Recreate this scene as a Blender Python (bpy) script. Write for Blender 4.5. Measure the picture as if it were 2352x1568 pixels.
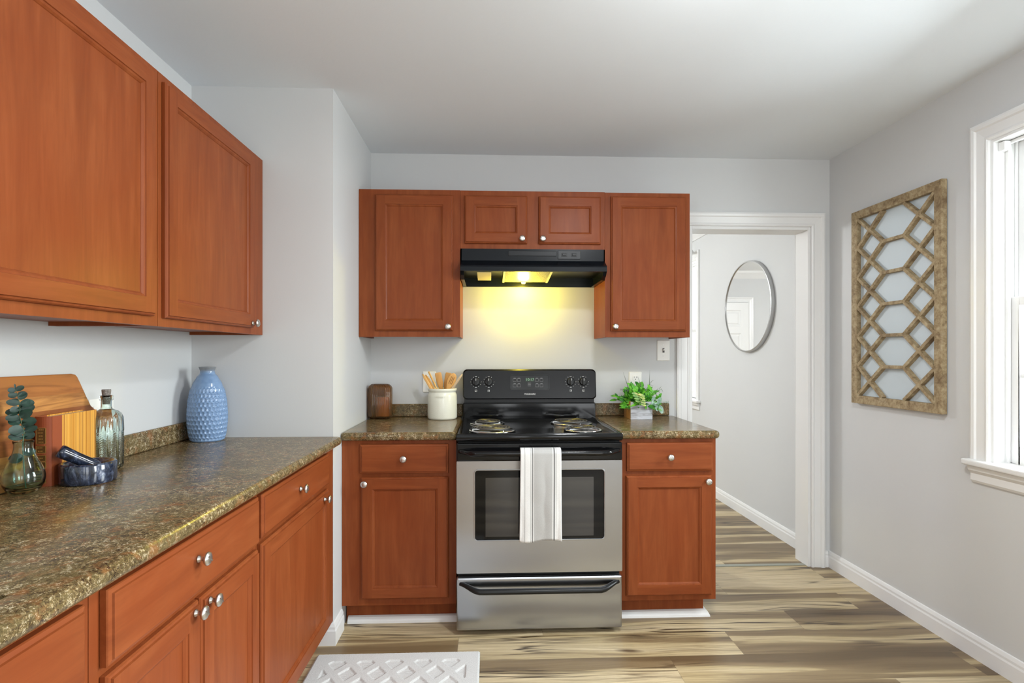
import bpy, bmesh, math, random
from mathutils import Vector, Matrix
for o in list(bpy.data.objects): bpy.data.objects.remove(o)
SC = bpy.context.scene
COL = SC.collection
PI = math.pi
R = math.radians

# ------------------------------------------------------------------ camera, world, lamps, exposure
F, TH, V0, CH = 1267.3, .0417, 813.05, 1.2768          # focal length in px of the 2352 wide frame, yaw, horizon row, eye height
cam = bpy.data.cameras.new('camera'); co = bpy.data.objects.new('camera', cam); COL.objects.link(co)
cam.sensor_width = 36; cam.lens = 36*F/2352; cam.shift_y = (V0-784)/2352; cam.clip_start = .02
co.location = (0, 0, CH); co.rotation_euler = (PI/2, 0, -TH)
SC.camera = co
W = bpy.data.worlds.new('sky'); SC.world = W; W.use_nodes = True
wb = W.node_tree.nodes['Background']; wb.inputs[0].default_value = (.93, .97, 1, 1); wb.inputs[1].default_value = 1.0
vs = SC.view_settings
vs.view_transform = 'Standard'; vs.look = 'None'; vs.gamma = 1; vs.use_curve_mapping = False; vs.exposure = .50
def area(name, loc, rot, sx, sy, w, c=(1, 1, 1)):
    l = bpy.data.lights.new(name, 'AREA'); l.shape = 'RECTANGLE'; l.size = sx; l.size_y = sy; l.energy = w; l.color = c
    o = bpy.data.objects.new(name, l); COL.objects.link(o); o.location = loc; o.rotation_euler = rot; return o
def point(name, loc, w, c, r):
    l = bpy.data.lights.new(name, 'POINT'); l.energy = w; l.color = c; l.shadow_soft_size = r
    o = bpy.data.objects.new(name, l); COL.objects.link(o); o.location = loc; return o
point('kitchen_ceiling_light', (.66, 1.36, 2.26), 5.2, (.95, .98, 1), .10)
l = area('kitchen_ceiling_light_disc', (.66, 1.36, 2.36), (0, 0, 0), 0.20, .20, 14, (.95, .98, 1)); l.data.shape = 'DISK'
area('daylight_kitchen_window', (2.95, 1.95, 1.86), (0, R(58), 0), 1.7, 1.1, 195, (.92, .975, 1))
area('side_fill_light', (2.95, -.35, 1.75), (0, R(66), 0), 1.6, 1.3, 90, (.92, .975, 1))  # added lamp out of view, fills surfaces facing the right wall
area('rear_fill_light', (.9, -2.56, 1.15), (R(90), 0, 0), 2.4, 1.8, 40, (.95, .98, 1))  # added lamp behind the camera, soft frontal fill
area('left_fill_light', (-1.55, -1.6, 1.35), (R(90), 0, R(-72)), 1.1, 1.7, 34, (.91, .97, 1))  # added lamp out of view, brightens the right wall
area('daylight_next_room_window', (2.45, 5.82, 1.5), (0, R(90), 0), 1.4, 1.0, 62, (1, 1, 1))
point('next_room_fill_light', (-.2, 5.1, 2.1), 66, (.96, .985, 1), .15)  # added lamp without a known fixture, brightens the next room
point('range_hood_lamp', (.195, 3.115, 1.648), 5.2, (1, .81, .07), .03)

# ------------------------------------------------------------------ mesh helpers
class MB:
    def __init__(s): s.v = []; s.f = []; s.m = []; s.s = []
    def add(s, vs_, fs, m=0, smooth=False):
        n = len(s.v); s.v += [tuple(p) for p in vs_]
        for f in fs: s.f.append([n+i for i in f]); s.m.append(m); s.s.append(smooth)
    def box(s, x0, x1, y0, y1, z0, z1, m=0):
        s.add([(x, y, z) for z in (z0, z1) for y in (y0, y1) for x in (x0, x1)],
              [(0, 2, 3, 1), (4, 5, 7, 6), (0, 1, 5, 4), (2, 6, 7, 3), (0, 4, 6, 2), (1, 3, 7, 5)], m); return s
    def loops(s, L, m=0, closed=True, smooth=False, cap0=False, cap1=False, wrap=False):
        n = len(L[0]); fs = []; K = len(L)
        for k in range(K if wrap else K-1):
            for i in range(n if closed else n-1):
                j = (i+1) % n; a, b = k*n, ((k+1) % K)*n
                fs.append((a+i, a+j, b+j, b+i))
        s.add([p for l in L for p in l], fs, m, smooth)
        if cap0: s.add(L[0], [tuple(range(n))[::-1]], m)
        if cap1: s.add(L[-1], [tuple(range(n))], m)
        return s
    def lathe(s, prof, n=32, c=(0, 0, 0), axis='z', m=0, smooth=True, rib=None):
        L = []
        for k, (r, h) in enumerate(prof):
            ring = []
            for i in range(n):
                a = 2*PI*i/n; rr = r*(rib(a, h) if rib else 1)
                p = (rr*math.cos(a), rr*math.sin(a), h)
                if axis == 'y': p = (p[0], p[2], p[1])
                if axis == 'x': p = (p[2], p[0], p[1])
                ring.append((c[0]+p[0], c[1]+p[1], c[2]+p[2]))
            L.append(ring)
        return s.loops(L, m, True, smooth, True, True)
    def tube(s, pts, r, n=10, m=0, flat=1.0, up=(0, 0, 1), smooth=True, cap=True):
        pts = [Vector(p) for p in pts]; L = []; prev = None
        for i, p in enumerate(pts):
            t = (pts[min(i+1, len(pts)-1)]-pts[max(i-1, 0)]).normalized()
            u = Vector(up); u = u-t*u.dot(t)
            if u.length < 1e-4: u = prev if prev is not None else t.orthogonal()
            u = (u-t*u.dot(t)).normalized(); prev = u; w = t.cross(u)
            rr = r[i] if isinstance(r, (list, tuple)) else r
            L.append([tuple(p+w*rr*math.cos(2*PI*k/n)+u*rr*flat*math.sin(2*PI*k/n)) for k in range(n)])
        return s.loops(L, m, True, smooth, cap, cap)
    def prism(s, poly, h0, h1, fn, m=0):           # fn(a, b, h) -> xyz
        A = [fn(a, b, h0) for a, b in poly]; B = [fn(a, b, h1) for a, b in poly]
        return s.loops([A, B], m, True, False, True, True)
    def sweep(s, pts, prof, fn, m=0, closed=False):  # profile (offset to the left of the path, height) along a 2-D polyline with mitres
        n = len(pts); L = []
        for i in range(n):
            P = Vector(pts[i])
            d0 = (P-Vector(pts[i-1])).normalized() if (i > 0 or closed) else None
            d1 = (Vector(pts[(i+1) % n])-P).normalized() if (i < n-1 or closed) else None
            d0 = d0 or d1; d1 = d1 or d0
            n0 = Vector((-d0.y, d0.x)); n1 = Vector((-d1.y, d1.x)); b = n0+n1; b = b/(b.dot(n0))
            L.append([fn(P.x+b.x*o, P.y+b.y*o, h) for o, h in prof])
        return s.loops(L, m, True, False, not closed, not closed, wrap=closed)
    def xf(s, M): s.v = [tuple(M @ Vector(p)) for p in s.v]; return s
    def merge(s, o, m=None):
        n = len(s.v); s.v += o.v; s.f += [[n+i for i in f] for f in o.f]; s.m += [m if m is not None else q for q in o.m]; s.s += o.s; return s
def obj(name, mb, mats, parent=None, loc=(0, 0, 0), rot=(0, 0, 0), bevel=0, seg=2, auto=None, subsurf=0):
    me = bpy.data.meshes.new(name); me.from_pydata(mb.v, [], mb.f)
    for q in (mats if isinstance(mats, (list, tuple)) else [mats]): me.materials.append(q)
    me.polygons.foreach_set('material_index', mb.m); me.polygons.foreach_set('use_smooth', mb.s); me.update()
    bm = bmesh.new(); bm.from_mesh(me); bmesh.ops.remove_doubles(bm, verts=bm.verts, dist=1e-6)
    bmesh.ops.recalc_face_normals(bm, faces=bm.faces); bm.to_mesh(me); bm.free()
    if auto:
        me.polygons.foreach_set('use_smooth', [True]*len(me.polygons)); me.set_sharp_from_angle(angle=R(auto))
    o = bpy.data.objects.new(name, me); COL.objects.link(o); o.location = loc; o.rotation_euler = rot
    if parent: o.parent = parent
    if subsurf:
        q = o.modifiers.new('s', 'SUBSURF'); q.levels = subsurf; q.render_levels = subsurf
    if bevel:
        b = o.modifiers.new('b', 'BEVEL'); b.width = bevel; b.segments = seg; b.limit_method = 'ANGLE'; b.angle_limit = R(40); b.use_clamp_overlap = True
    return o
def tag(o, label, cat, group=None):
    o['label'] = label; o['category'] = cat
    if group: o['group'] = group
    return o
def thing(name, label, cat, loc=(0, 0, 0), rz=0, group=None):
    o = bpy.data.objects.new(name, None); COL.objects.link(o); o.location = loc; o.rotation_euler = (0, 0, rz)
    o.empty_display_size = .05
    return tag(o, label, cat, group)
def struct(name, mb, mats, label, cat, bevel=0, parent=None, auto=None):
    o = obj(name, mb, mats, parent, bevel=bevel, auto=auto)
    if not parent: o['kind'] = 'structure'; tag(o, label, cat)
    return o
def text_mb(body, size, fn, extrude=.0004, align='CENTER'):   # lettering as a mesh; fn(x, y, z) places it
    cu = bpy.data.curves.new('t', 'FONT'); cu.body = body; cu.size = size; cu.extrude = extrude; cu.align_x = align; cu.align_y = 'CENTER'; cu.resolution_u = 2
    to = bpy.data.objects.new('t', cu); COL.objects.link(to)
    bpy.context.view_layer.update()
    me = bpy.data.meshes.new_from_object(to.evaluated_get(bpy.context.evaluated_depsgraph_get()))
    mb = MB(); mb.add([fn(*v.co) for v in me.vertices], [tuple(p.vertices) for p in me.polygons])
    bpy.data.objects.remove(to); bpy.data.curves.remove(cu); bpy.data.meshes.remove(me)
    return mb

# ------------------------------------------------------------------ materials
def srgb(r, g, b):
    f = lambda c: (c/255/12.92 if c/255 <= .04045 else ((c/255+.055)/1.055)**2.4)
    return (f(r), f(g), f(b), 1)
def M(name, c, rough=.5, metal=0, **kw):
    m = bpy.data.materials.new(name); m.use_nodes = True; p = m.node_tree.nodes['Principled BSDF']
    p.inputs['Base Color'].default_value = c if len(c) == 4 else (*c, 1)
    p.inputs['Roughness'].default_value = rough; p.inputs['Metallic'].default_value = metal
    for k, v in kw.items(): p.inputs[k.replace('_', ' ')].default_value = v
    return m
class NT:
    def __init__(s, m): s.m = m; s.t = m.node_tree; s.p = s.t.nodes['Principled BSDF']
    def n(s, typ, **kw):
        q = s.t.nodes.new('ShaderNode'+typ)
        for k, v in kw.items():
            if k.startswith('_'): setattr(q, k[1:], v)
            else:
                i = q.inputs[k.replace('__', ' ')] if not k.startswith('i') or not k[1:].isdigit() else q.inputs[int(k[1:])]
                if isinstance(v, bpy.types.NodeSocket): s.t.links.new(v, i)
                else: i.default_value = v
        return q
    def link(s, a, b): s.t.links.new(a, b)
    def coord(s, scale=(1, 1, 1), rnd=0, kind='Object', rot=(0, 0, 0)):
        tc = s.n('TexCoord').outputs[kind]
        if rnd:
            oi = s.n('ObjectInfo'); k = s.n('VectorMath', _operation='SCALE', i0=(7.3, 3.1, 5.7)); s.link(oi.outputs['Random'], k.inputs['Scale'])
            tc = s.n('VectorMath', _operation='ADD', i0=tc, i1=k.outputs[0]).outputs[0]
        return s.n('Mapping', Vector=tc, Scale=scale, Rotation=rot).outputs[0]
    def noise(s, vec, scale, detail=4, rough=.5, dist=0):
        return s.n('TexNoise', Vector=vec, Scale=scale, Detail=detail, Roughness=rough, Distortion=dist).outputs[0]
    def ramp(s, fac, stops):
        q = s.n('ValToRGB', Fac=fac); e = q.color_ramp.elements
        while len(e) < len(stops): e.new(.5)
        for el, (pos, c) in zip(e, stops): el.position = pos; el.color = c if len(c) == 4 else (*c, 1)
        return q.outputs[0]
    def mix(s, fac, a, b, blend='MIX'):
        q = s.n('Mix', _data_type='RGBA', _blend_type=blend)
        for v, i in ((fac, 0), (a, 6), (b, 7)):
            if isinstance(v, bpy.types.NodeSocket): s.link(v, q.inputs[i])
            else: q.inputs[i].default_value = v
        return q.outputs[2]
    def math(s, op, a, b=0):
        return s.n('Math', _operation=op, i0=a, i1=b).outputs[0]
    def base(s, c): s.link(c, s.p.inputs['Base Color'])
    def bump(s, h, strength=.2, dist=.001):
        b = s.n('Bump', Height=h, Strength=strength, Distance=dist); s.link(b.outputs[0], s.p.inputs['Normal'])

def paint(name, c, rough, tex=.12, sc=140):
    m = M(name, c, rough); t = NT(m); v = t.coord(kind='Object')
    n = t.noise(v, sc, 3); big = t.noise(v, 1.7, 3)
    t.base(t.mix(big, tuple(x*.97 for x in c[:3])+(1,), tuple(min(1, x*1.03) for x in c[:3])+(1,)))
    t.bump(n, tex, .0012); return m
mWall = paint('wall_paint', srgb(205, 206, 206), .55)
mCeil = paint('ceiling_paint', srgb(228, 233, 237), .7, .3, 60)
mTrim = paint('trim_paint', srgb(229, 229, 228), .3, .05, 60)
mWhite = M('white_plastic', srgb(238, 237, 232), .3)

def cherry(name, vertical=True):
    m = M(name, (.3, .1, .04), .42); t = NT(m)
    sc = (16, 16, 1.6) if vertical else (1.6, 16, 16)
    v = t.coord(sc, 1); big = t.coord((2.2, 2.2, 1.5), 1); fine = t.coord((150, 150, 9) if vertical else (9, 150, 150), 1)
    g = t.noise(v, 1.6, 5, .6, .6); b = t.noise(big, 2.2, 4, .6, .8); f = t.noise(fine, 1, 2)
    c = t.ramp(g, [(.25, srgb(116, 57, 29)), (.5, srgb(131, 68, 35)), (.75, srgb(145, 79, 43))])
    c = t.mix(t.ramp(b, [(.35, (0, 0, 0)), (.75, (.55, .55, .55))]), c, srgb(128, 58, 26))
    c = t.mix(t.ramp(f, [(.5, (0, 0, 0)), (.8, (.22, .22, .22))]), c, srgb(108, 46, 20))
    t.base(c); t.p.inputs['Coat Weight'].default_value = .06; t.p.inputs['Coat Roughness'].default_value = .25; t.p.inputs['Specular IOR Level'].default_value = .14
    t.bump(g, .05, .001); return m
mWood = cherry('cherry_wood_upright'); mWoodH = cherry('cherry_wood_level', False)
mToe = cherry('cherry_toe_board')

def granite(name):
    m = M(name, (.2, .15, .1), .20); t = NT(m)
    v = t.coord(); vs_ = t.coord((1, 1, 1.0))
    wv = t.n('VectorMath', _operation='ADD', i0=v, i1=t.n('VectorMath', _operation='SCALE', i0=t.n('TexNoise', Vector=v, Scale=90, Detail=5, Roughness=.7).outputs['Color'], Scale=.022).outputs[0]).outputs[0]
    def cell(sc): return t.n('SeparateColor', Color=t.n('TexVoronoi', Vector=wv, Scale=sc, Randomness=1).outputs['Color']).outputs[0]
    c1 = cell(430); c2 = cell(240); a = t.noise(v, 60, 6, .7, .3); b = t.noise(v, 9, 5, .6, .6)
    f = t.math('ADD', t.math('ADD', t.math('MULTIPLY', c1, .20), t.math('MULTIPLY', c2, .14)), t.math('ADD', t.math('MULTIPLY', a, .42), t.math('MULTIPLY', b, .24)))
    c = t.ramp(f, [(.30, srgb(32, 25, 28)), (.38, srgb(66, 49, 40)), (.44, srgb(100, 81, 56)), (.50, srgb(110, 99, 70)), (.56, srgb(138, 114, 78)), (.605, srgb(188, 168, 134)), (.67, srgb(230, 220, 200))])
    pt = t.noise(v, 5.5, 5, .62, .8); p2 = t.noise(v, 13, 5, .62, .8)
    c = t.mix(t.ramp(pt, [(.42, (.55, .55, .55)), (.62, (0, 0, 0))]), c, t.mix(.5, c, srgb(84, 62, 44), 'MULTIPLY'))
    c = t.mix(t.ramp(p2, [(.40, (.5, .5, .5)), (.60, (0, 0, 0))]), c, srgb(112, 100, 68))
    w = t.noise(v, 30, 4, .6, .5)
    c = t.mix(t.ramp(w, [(.52, (0, 0, 0)), (.68, (.55, .55, .55))]), c, srgb(150, 96, 56))
    c = t.mix(1.0, c, (.84, .82, .74, 1), 'MULTIPLY')
    t.base(c); t.p.inputs['Specular IOR Level'].default_value = .28
    return m
mGran = granite('granite_laminate')

def floor_mat():
    m = M('vinyl_plank', (.4, .3, .2), .36); t = NT(m)
    tc = t.n('TexCoord').outputs['Object']
    PW, PL = .192, 1.22
    sp = t.n('SeparateXYZ', Vector=tc); ry = t.math('DIVIDE', sp.outputs[1], PW); row = t.math('FLOOR', ry)
    hs = t.n('TexWhiteNoise', _noise_dimensions='1D', W=row).outputs['Value']
    rx = t.math('ADD', t.math('DIVIDE', sp.outputs[0], PL), hs); pid = t.math('FLOOR', rx)
    rnd = t.n('TexWhiteNoise', _noise_dimensions='2D', Vector=t.n('CombineXYZ', X=row, Y=pid).outputs[0]).outputs['Value']
    fy = t.math('ABSOLUTE', t.math('SUBTRACT', t.math('FRACT', ry), .5)); fx = t.math('ABSOLUTE', t.math('SUBTRACT', t.math('FRACT', rx), .5))
    seam = t.math('MAXIMUM', t.math('GREATER_THAN', fy, .5-.0009/PW), t.math('GREATER_THAN', fx, .5-.0009/PL))
    off = t.n('CombineXYZ', X=t.math('MULTIPLY', rnd, 53.7), Y=t.math('MULTIPLY', rnd, 31.1)).outputs[0]
    p = t.n('VectorMath', _operation='ADD', i0=tc, i1=off).outputs[0]
    def mp(v, sx, sy): return t.n('Mapping', Vector=v, Scale=(sx, sy, 1)).outputs[0]
    warp = t.n('TexNoise', Vector=mp(p, 1.1, 4.0), Scale=1.3, Detail=2).outputs['Color']
    wv = t.n('VectorMath', _operation='MULTIPLY', i0=t.n('VectorMath', _operation='SUBTRACT', i0=warp, i1=(.5, .5, .5)).outputs[0], i1=(.3, .085, 0)).outputs[0]
    p2 = t.n('VectorMath', _operation='ADD', i0=p, i1=wv).outputs[0]
    g1 = t.noise(mp(p2, .45, 8.0), 1.0, 2, .5)          # broad sapwood / heartwood bands
    g2 = t.noise(mp(p2, 3.0, 95), 1.0, 5, .72)          # fine grain
    g3 = t.noise(mp(p2, .7, 12), 1.0, 3, .6)            # dark mineral lines
    g4 = t.noise(mp(p2, .9, 5), 1.0, 2, .5)
    g5 = t.noise(mp(p2, 1.6, 34), 1.0, 4, .65)
    fac = t.math('ADD', g1, t.math('MULTIPLY', t.math('SUBTRACT', rnd, .5), .20))
    fac = t.math('ADD', fac, t.math('MULTIPLY', t.math('SUBTRACT', g5, .5), .10))
    c = t.ramp(fac, [(.33, srgb(98, 80, 56)), (.43, srgb(130, 110, 80)), (.490, srgb(142, 122, 90)), (.510, srgb(182, 162, 122)), (.66, srgb(208, 190, 154))])
    c = t.mix(t.ramp(g2, [(.44, (0, 0, 0)), (.66, (.55, .55, .55))]), c, srgb(112, 90, 62))
    line = t.math('ABSOLUTE', t.math('SUBTRACT', g3, .5))
    lm = t.math('MULTIPLY', t.ramp(line, [(.004, (1, 1, 1)), (.030, (0, 0, 0))]), t.ramp(g4, [(.46, (0, 0, 0)), (.60, (.95, .95, .95))]))
    c = t.mix(lm, c, srgb(62, 46, 30))
    c = t.mix(t.ramp(g5, [(.60, (0, 0, 0)), (.72, (.7, .7, .7))]), c, srgb(92, 72, 48))
    vo = t.n('TexVoronoi', Vector=t.n('Mapping', Vector=p2, Scale=(1.5, 5.2, 1)).outputs[0], Scale=1.0, Randomness=1.0).outputs['Distance']
    c = t.mix(t.ramp(vo, [(.03, (.85, .85, .85)), (.11, (0, 0, 0))]), c, srgb(70, 50, 34))
    c = t.mix(t.math('MULTIPLY', seam, .35), c, srgb(60, 48, 36))
    t.base(c); t.bump(g2, .06, .0006)
    return m
mFloor = floor_mat()

def steel_mat():
    m = M('brushed_steel', srgb(186, 189, 193), .30, 1.0, Anisotropic=.85); t = NT(m)
    n = t.noise(t.coord((3, 3, 260)), 1, 3); t.link(t.math('ADD', t.math('MULTIPLY', n, .03), .25), t.p.inputs['Roughness'])
    t.link(t.n('Tangent', _direction_type='RADIAL', _axis='Z').outputs[0], t.p.inputs['Tangent'])
    big = t.noise(t.coord((1, 1, 1)), 3, 4, .6)
    t.base(t.mix(big, srgb(166, 169, 174), srgb(184, 187, 192))); return m
mSteel = steel_mat()
mEnamel = M('black_enamel', (.004, .004, .0045), .09, 0, Specular_IOR_Level=.35)
mBlack = M('black_satin', (.007, .007, .007), .34, 0, Specular_IOR_Level=.35)
mHood = M('black_hood_paint', (.004, .0055, .008), .26, 0, Specular_IOR_Level=.22)
mGlassBlk = M('oven_glass', (.005, .005, .005), .06, 0, Specular_IOR_Level=.22)
mGlassIn = M('oven_inner_glass', (.036, .034, .032), .05, 0, Specular_IOR_Level=.5)
mChrome = M('chrome', (.72, .72, .71), .12, 1)
mNickel = M('satin_nickel', (.62, .60, .57), .32, 1)
mCoil = M('coil_metal', (.13, .125, .12), .36, .7)
mInk = M('white_ink', (.8, .8, .78), .5)
mLCD = M('clock_face', (.02, .03, .022), .2)
mDigit = M('clock_digits', (.16, .30, .18), .5, 0, Emission_Color=(.35, .75, .4, 1), Emission_Strength=.15)
mBulb = M('lamp_lens', (1, .85, .4), .4, 0, Emission_Color=(1, .78, .25, 1), Emission_Strength=3)
def filt():
    m = M('mesh_filter', (.5, .48, .42), .4, .8); t = NT(m)
    v = t.n('TexVoronoi', Vector=t.coord((1, 1, 1)), Scale=260).outputs['Distance']
    t.base(t.ramp(v, [(.2, (.55, .5, .4)), (.6, (.16, .14, .11))])); return m
mFilter = filt()
mPaper = M('aged_paper', srgb(226, 214, 176), .8)
def pane(name):
    m = bpy.data.materials.new(name); m.use_nodes = True; t = m.node_tree; t.nodes.clear()
    o = t.nodes.new('ShaderNodeOutputMaterial'); a = t.nodes.new('ShaderNodeBsdfTransparent'); g = t.nodes.new('ShaderNodeBsdfGlossy'); x = t.nodes.new('ShaderNodeMixShader')
    a.inputs[0].default_value = (.96, .98, .98, 1); g.inputs['Roughness'].default_value = .02; x.inputs[0].default_value = .07
    t.links.new(a.outputs[0], x.inputs[1]); t.links.new(g.outputs[0], x.inputs[2]); t.links.new(x.outputs[0], o.inputs[0]); return m
mPane = pane('window_glass')
mMirror = M('mirror_glass', (.95, .95, .95), .0, 1)

# ------------------------------------------------------------------ the room
WL, WR, D, YP, XP, H = -1.2945, 2.048, 3.238, 2.459, -.685, 2.4447
NR, NL, ND, NH = 2.022, -1.6, 8.0, 2.50                # next room: right wall, left wall, far wall, ceiling height
DX0, DX1, DZ = 1.192, 1.932, 2.040                     # doorway opening
DB = D+.125                                           # next-room face of the partition
REAR = -2.4
b = MB(); b.box(-2.2, 2.6, REAR-.1, ND+.2, -.06, 0)
struct('floor', b, mFloor, 'wood look plank floor running through kitchen and next room', 'floor')
b = MB(); b.box(WL-.1, WR+.15, REAR-.1, D+.05, H, H+.06)
struct('ceiling', b, mCeil, 'pale grey kitchen ceiling', 'ceiling')
b = MB(); b.box(NL-.1, NR+.15, D+.05, ND+.1, NH, NH+.06)
struct('ceiling_next_room', b, mTrim, 'white ceiling of the room beyond the doorway', 'ceiling')
b = MB(); b.box(WL-.1, WL, -1.0, D, 0, H); b.box(WL-.1, WL, REAR, -2.2, 0, H); b.box(WL-.1, WL, -2.2, -1.0, 2.2, H)  # gap behind the viewer is added to pass the left fill lamp
struct('wall_left', b, mWall, 'light grey wall behind the long left counter', 'wall')
b = MB(); b.box(WL-.1, DX0, D, DB, 0, NH); b.box(DX1, NR+.15, D, DB, 0, NH); b.box(DX0, DX1, D, DB, DZ, NH)
struct('wall_back', b, mWall, 'grey wall behind the range with doorway at its right', 'wall')
b = MB(); b.box(WL, XP, YP, D, 0, H)
struct('wall_chase', b, mWall, 'grey boxed out wall corner at the end of the left counter', 'wall')
KW = (1.25, 2.170, .835, 2.150)                        # kitchen window opening y0 y1 z0 z1
SW = (-.85, .15, .835, 2.150)                           # unseen opening added beside the viewer to let the side fill lamp in
NW = (5.29, 6.32, .83, 2.20)                           # next-room window opening
def wall_x(x0, x1, ya, yb, h, op):
    b = MB(); c = ya
    for y0, y1, z0, z1 in op:
        b.box(x0, x1, c, y0, 0, h); b.box(x0, x1, y0, y1, 0, z0); b.box(x0, x1, y0, y1, z1, h); c = y1
    b.box(x0, x1, c, yb, 0, h); return b
struct('wall_right', wall_x(WR, WR+.15, REAR, D, H, [SW, KW]), mWall, 'grey right hand kitchen wall with window', 'wall')
struct('wall_right_next_room', wall_x(NR, NR+.15, DB, ND, NH, [NW]), mWall, 'pale grey wall with the oval mirror in the next room', 'wall')
b = MB(); b.box(NL-.1, NL, DB, ND, 0, NH)
struct('wall_left_next_room', b, mWall, 'left wall of the room beyond the doorway', 'wall')
b = MB(); b.box(NL, NR+.15, ND, ND+.1, 0, NH)
struct('wall_far_next_room', b, mWall, 'far wall of the next room, seen in the mirror', 'wall')
b = MB()
for xa, xb in ((WL, .10), (.42, .85), (1.75, WR)): b.box(xa, xb, REAR-.1, REAR, 0, H)
for xa, xb in ((.10, .42), (.85, 1.75)): b.box(xa, xb, REAR-.1, REAR, 2.1, H); b.box(xa, xb, REAR-.1, REAR, 0, .06)  # openings shaped for bright reflections in the range steel
struct('wall_front', b, mWall, 'kitchen wall behind the viewer with two tall openings', 'wall')

# baseboards
BB = [(0, 0), (.014, 0), (.014, .062), (.011, .070), (.011, .080), (.006, .094), (0, .096)]
fl = lambda a, b_, h: (a, b_, h)
def baseb(name, pts, label):                       # board on the left of the path
    b = MB(); b.sweep(pts, BB, fl); return struct(name, b, mTrim, label, 'baseboard')
baseb('baseboard_right', [(WR, REAR), (WR, D-.0005)], 'white baseboard along the right kitchen wall')
baseb('baseboard_back', [(WR-.0145, D), (2.0105, D)], 'short white baseboard between doorway casing and right corner')
baseb('baseboard_chase', [(XP, 2.59), (XP, YP), (-.755, YP)], 'white baseboard wrapping the boxed wall corner beside the range cabinets')
baseb('baseboard_next_room', [(NR, DB), (NR, ND)], 'white baseboard below the oval mirror in the next room')
SH = [(0, 0), (.024, 0), (.022, .010), (.012, .026), (.002, .030), (0, .030)]
def shoe(name, pts, label):
    b = MB(); b.sweep(pts, SH, fl); return struct(name, b, mTrim, label, 'trim')
shoe('trim_1', [(-.153, 2.6655), (-.670, 2.6655)], 'white shoe moulding under the cabinet left of the range')
shoe('trim_2', [(1.052, 2.7), (1.052, 2.6655), (.617, 2.6655)], 'white shoe moulding under the cabinet right of the range')
shoe('trim_3', [(-.7575, .5), (-.7575, YP-.016)], 'white shoe moulding under the long left cabinets')
# doorway casing and jamb
CAS = [(0, 0), (0, .010), (.006, .014), (.012, .014), (.018, .010), (.052, .014), (.058, .020), (.070, .022), (.080, .018), (.080, 0)]
b = MB(); b.sweep([(DX0, 0), (DX0, DZ), (DX1, DZ), (DX1, 0)], CAS, lambda a, z, h: (a, D-h, z))
struct('trim_4', b, mTrim, 'white moulded casing around the doorway to the next room', 'door casing')
b = MB(); b.box(DX1-.018, DX1+.0, D-.001, DB+.012, 0, DZ); b.box(DX0, DX0+.018, D-.001, DB+.012, 0, DZ); b.box(DX0+.018, DX1-.018, D-.001, DB+.012, DZ-.018, DZ)
struct('trim_5', b, mTrim, 'white jamb lining inside the doorway', 'door jamb', bevel=.002)
b = MB(); b.box(DX0+.02, DX1-.02, D+.02, D+.05, 0, .004)
struct('trim_6', b, M('threshold', srgb(150, 152, 140), .4), 'thin floor strip across the doorway', 'threshold', bevel=.001)
# crown moulding of the next room
CR = [(0, 0), (.012, 0), (.020, .012), (.055, .055), (.075, .075), (.085, .095), (.085, .11), (0, .11)]
b = MB(); b.sweep([(NR, DB), (NR, ND), (NL, ND), (NL, DB)], CR, lambda a, c, h: (a, c, NH-.11+h-.0005))
struct('trim_7', b, mTrim, 'white crown moulding round the next room', 'crown moulding')

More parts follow.
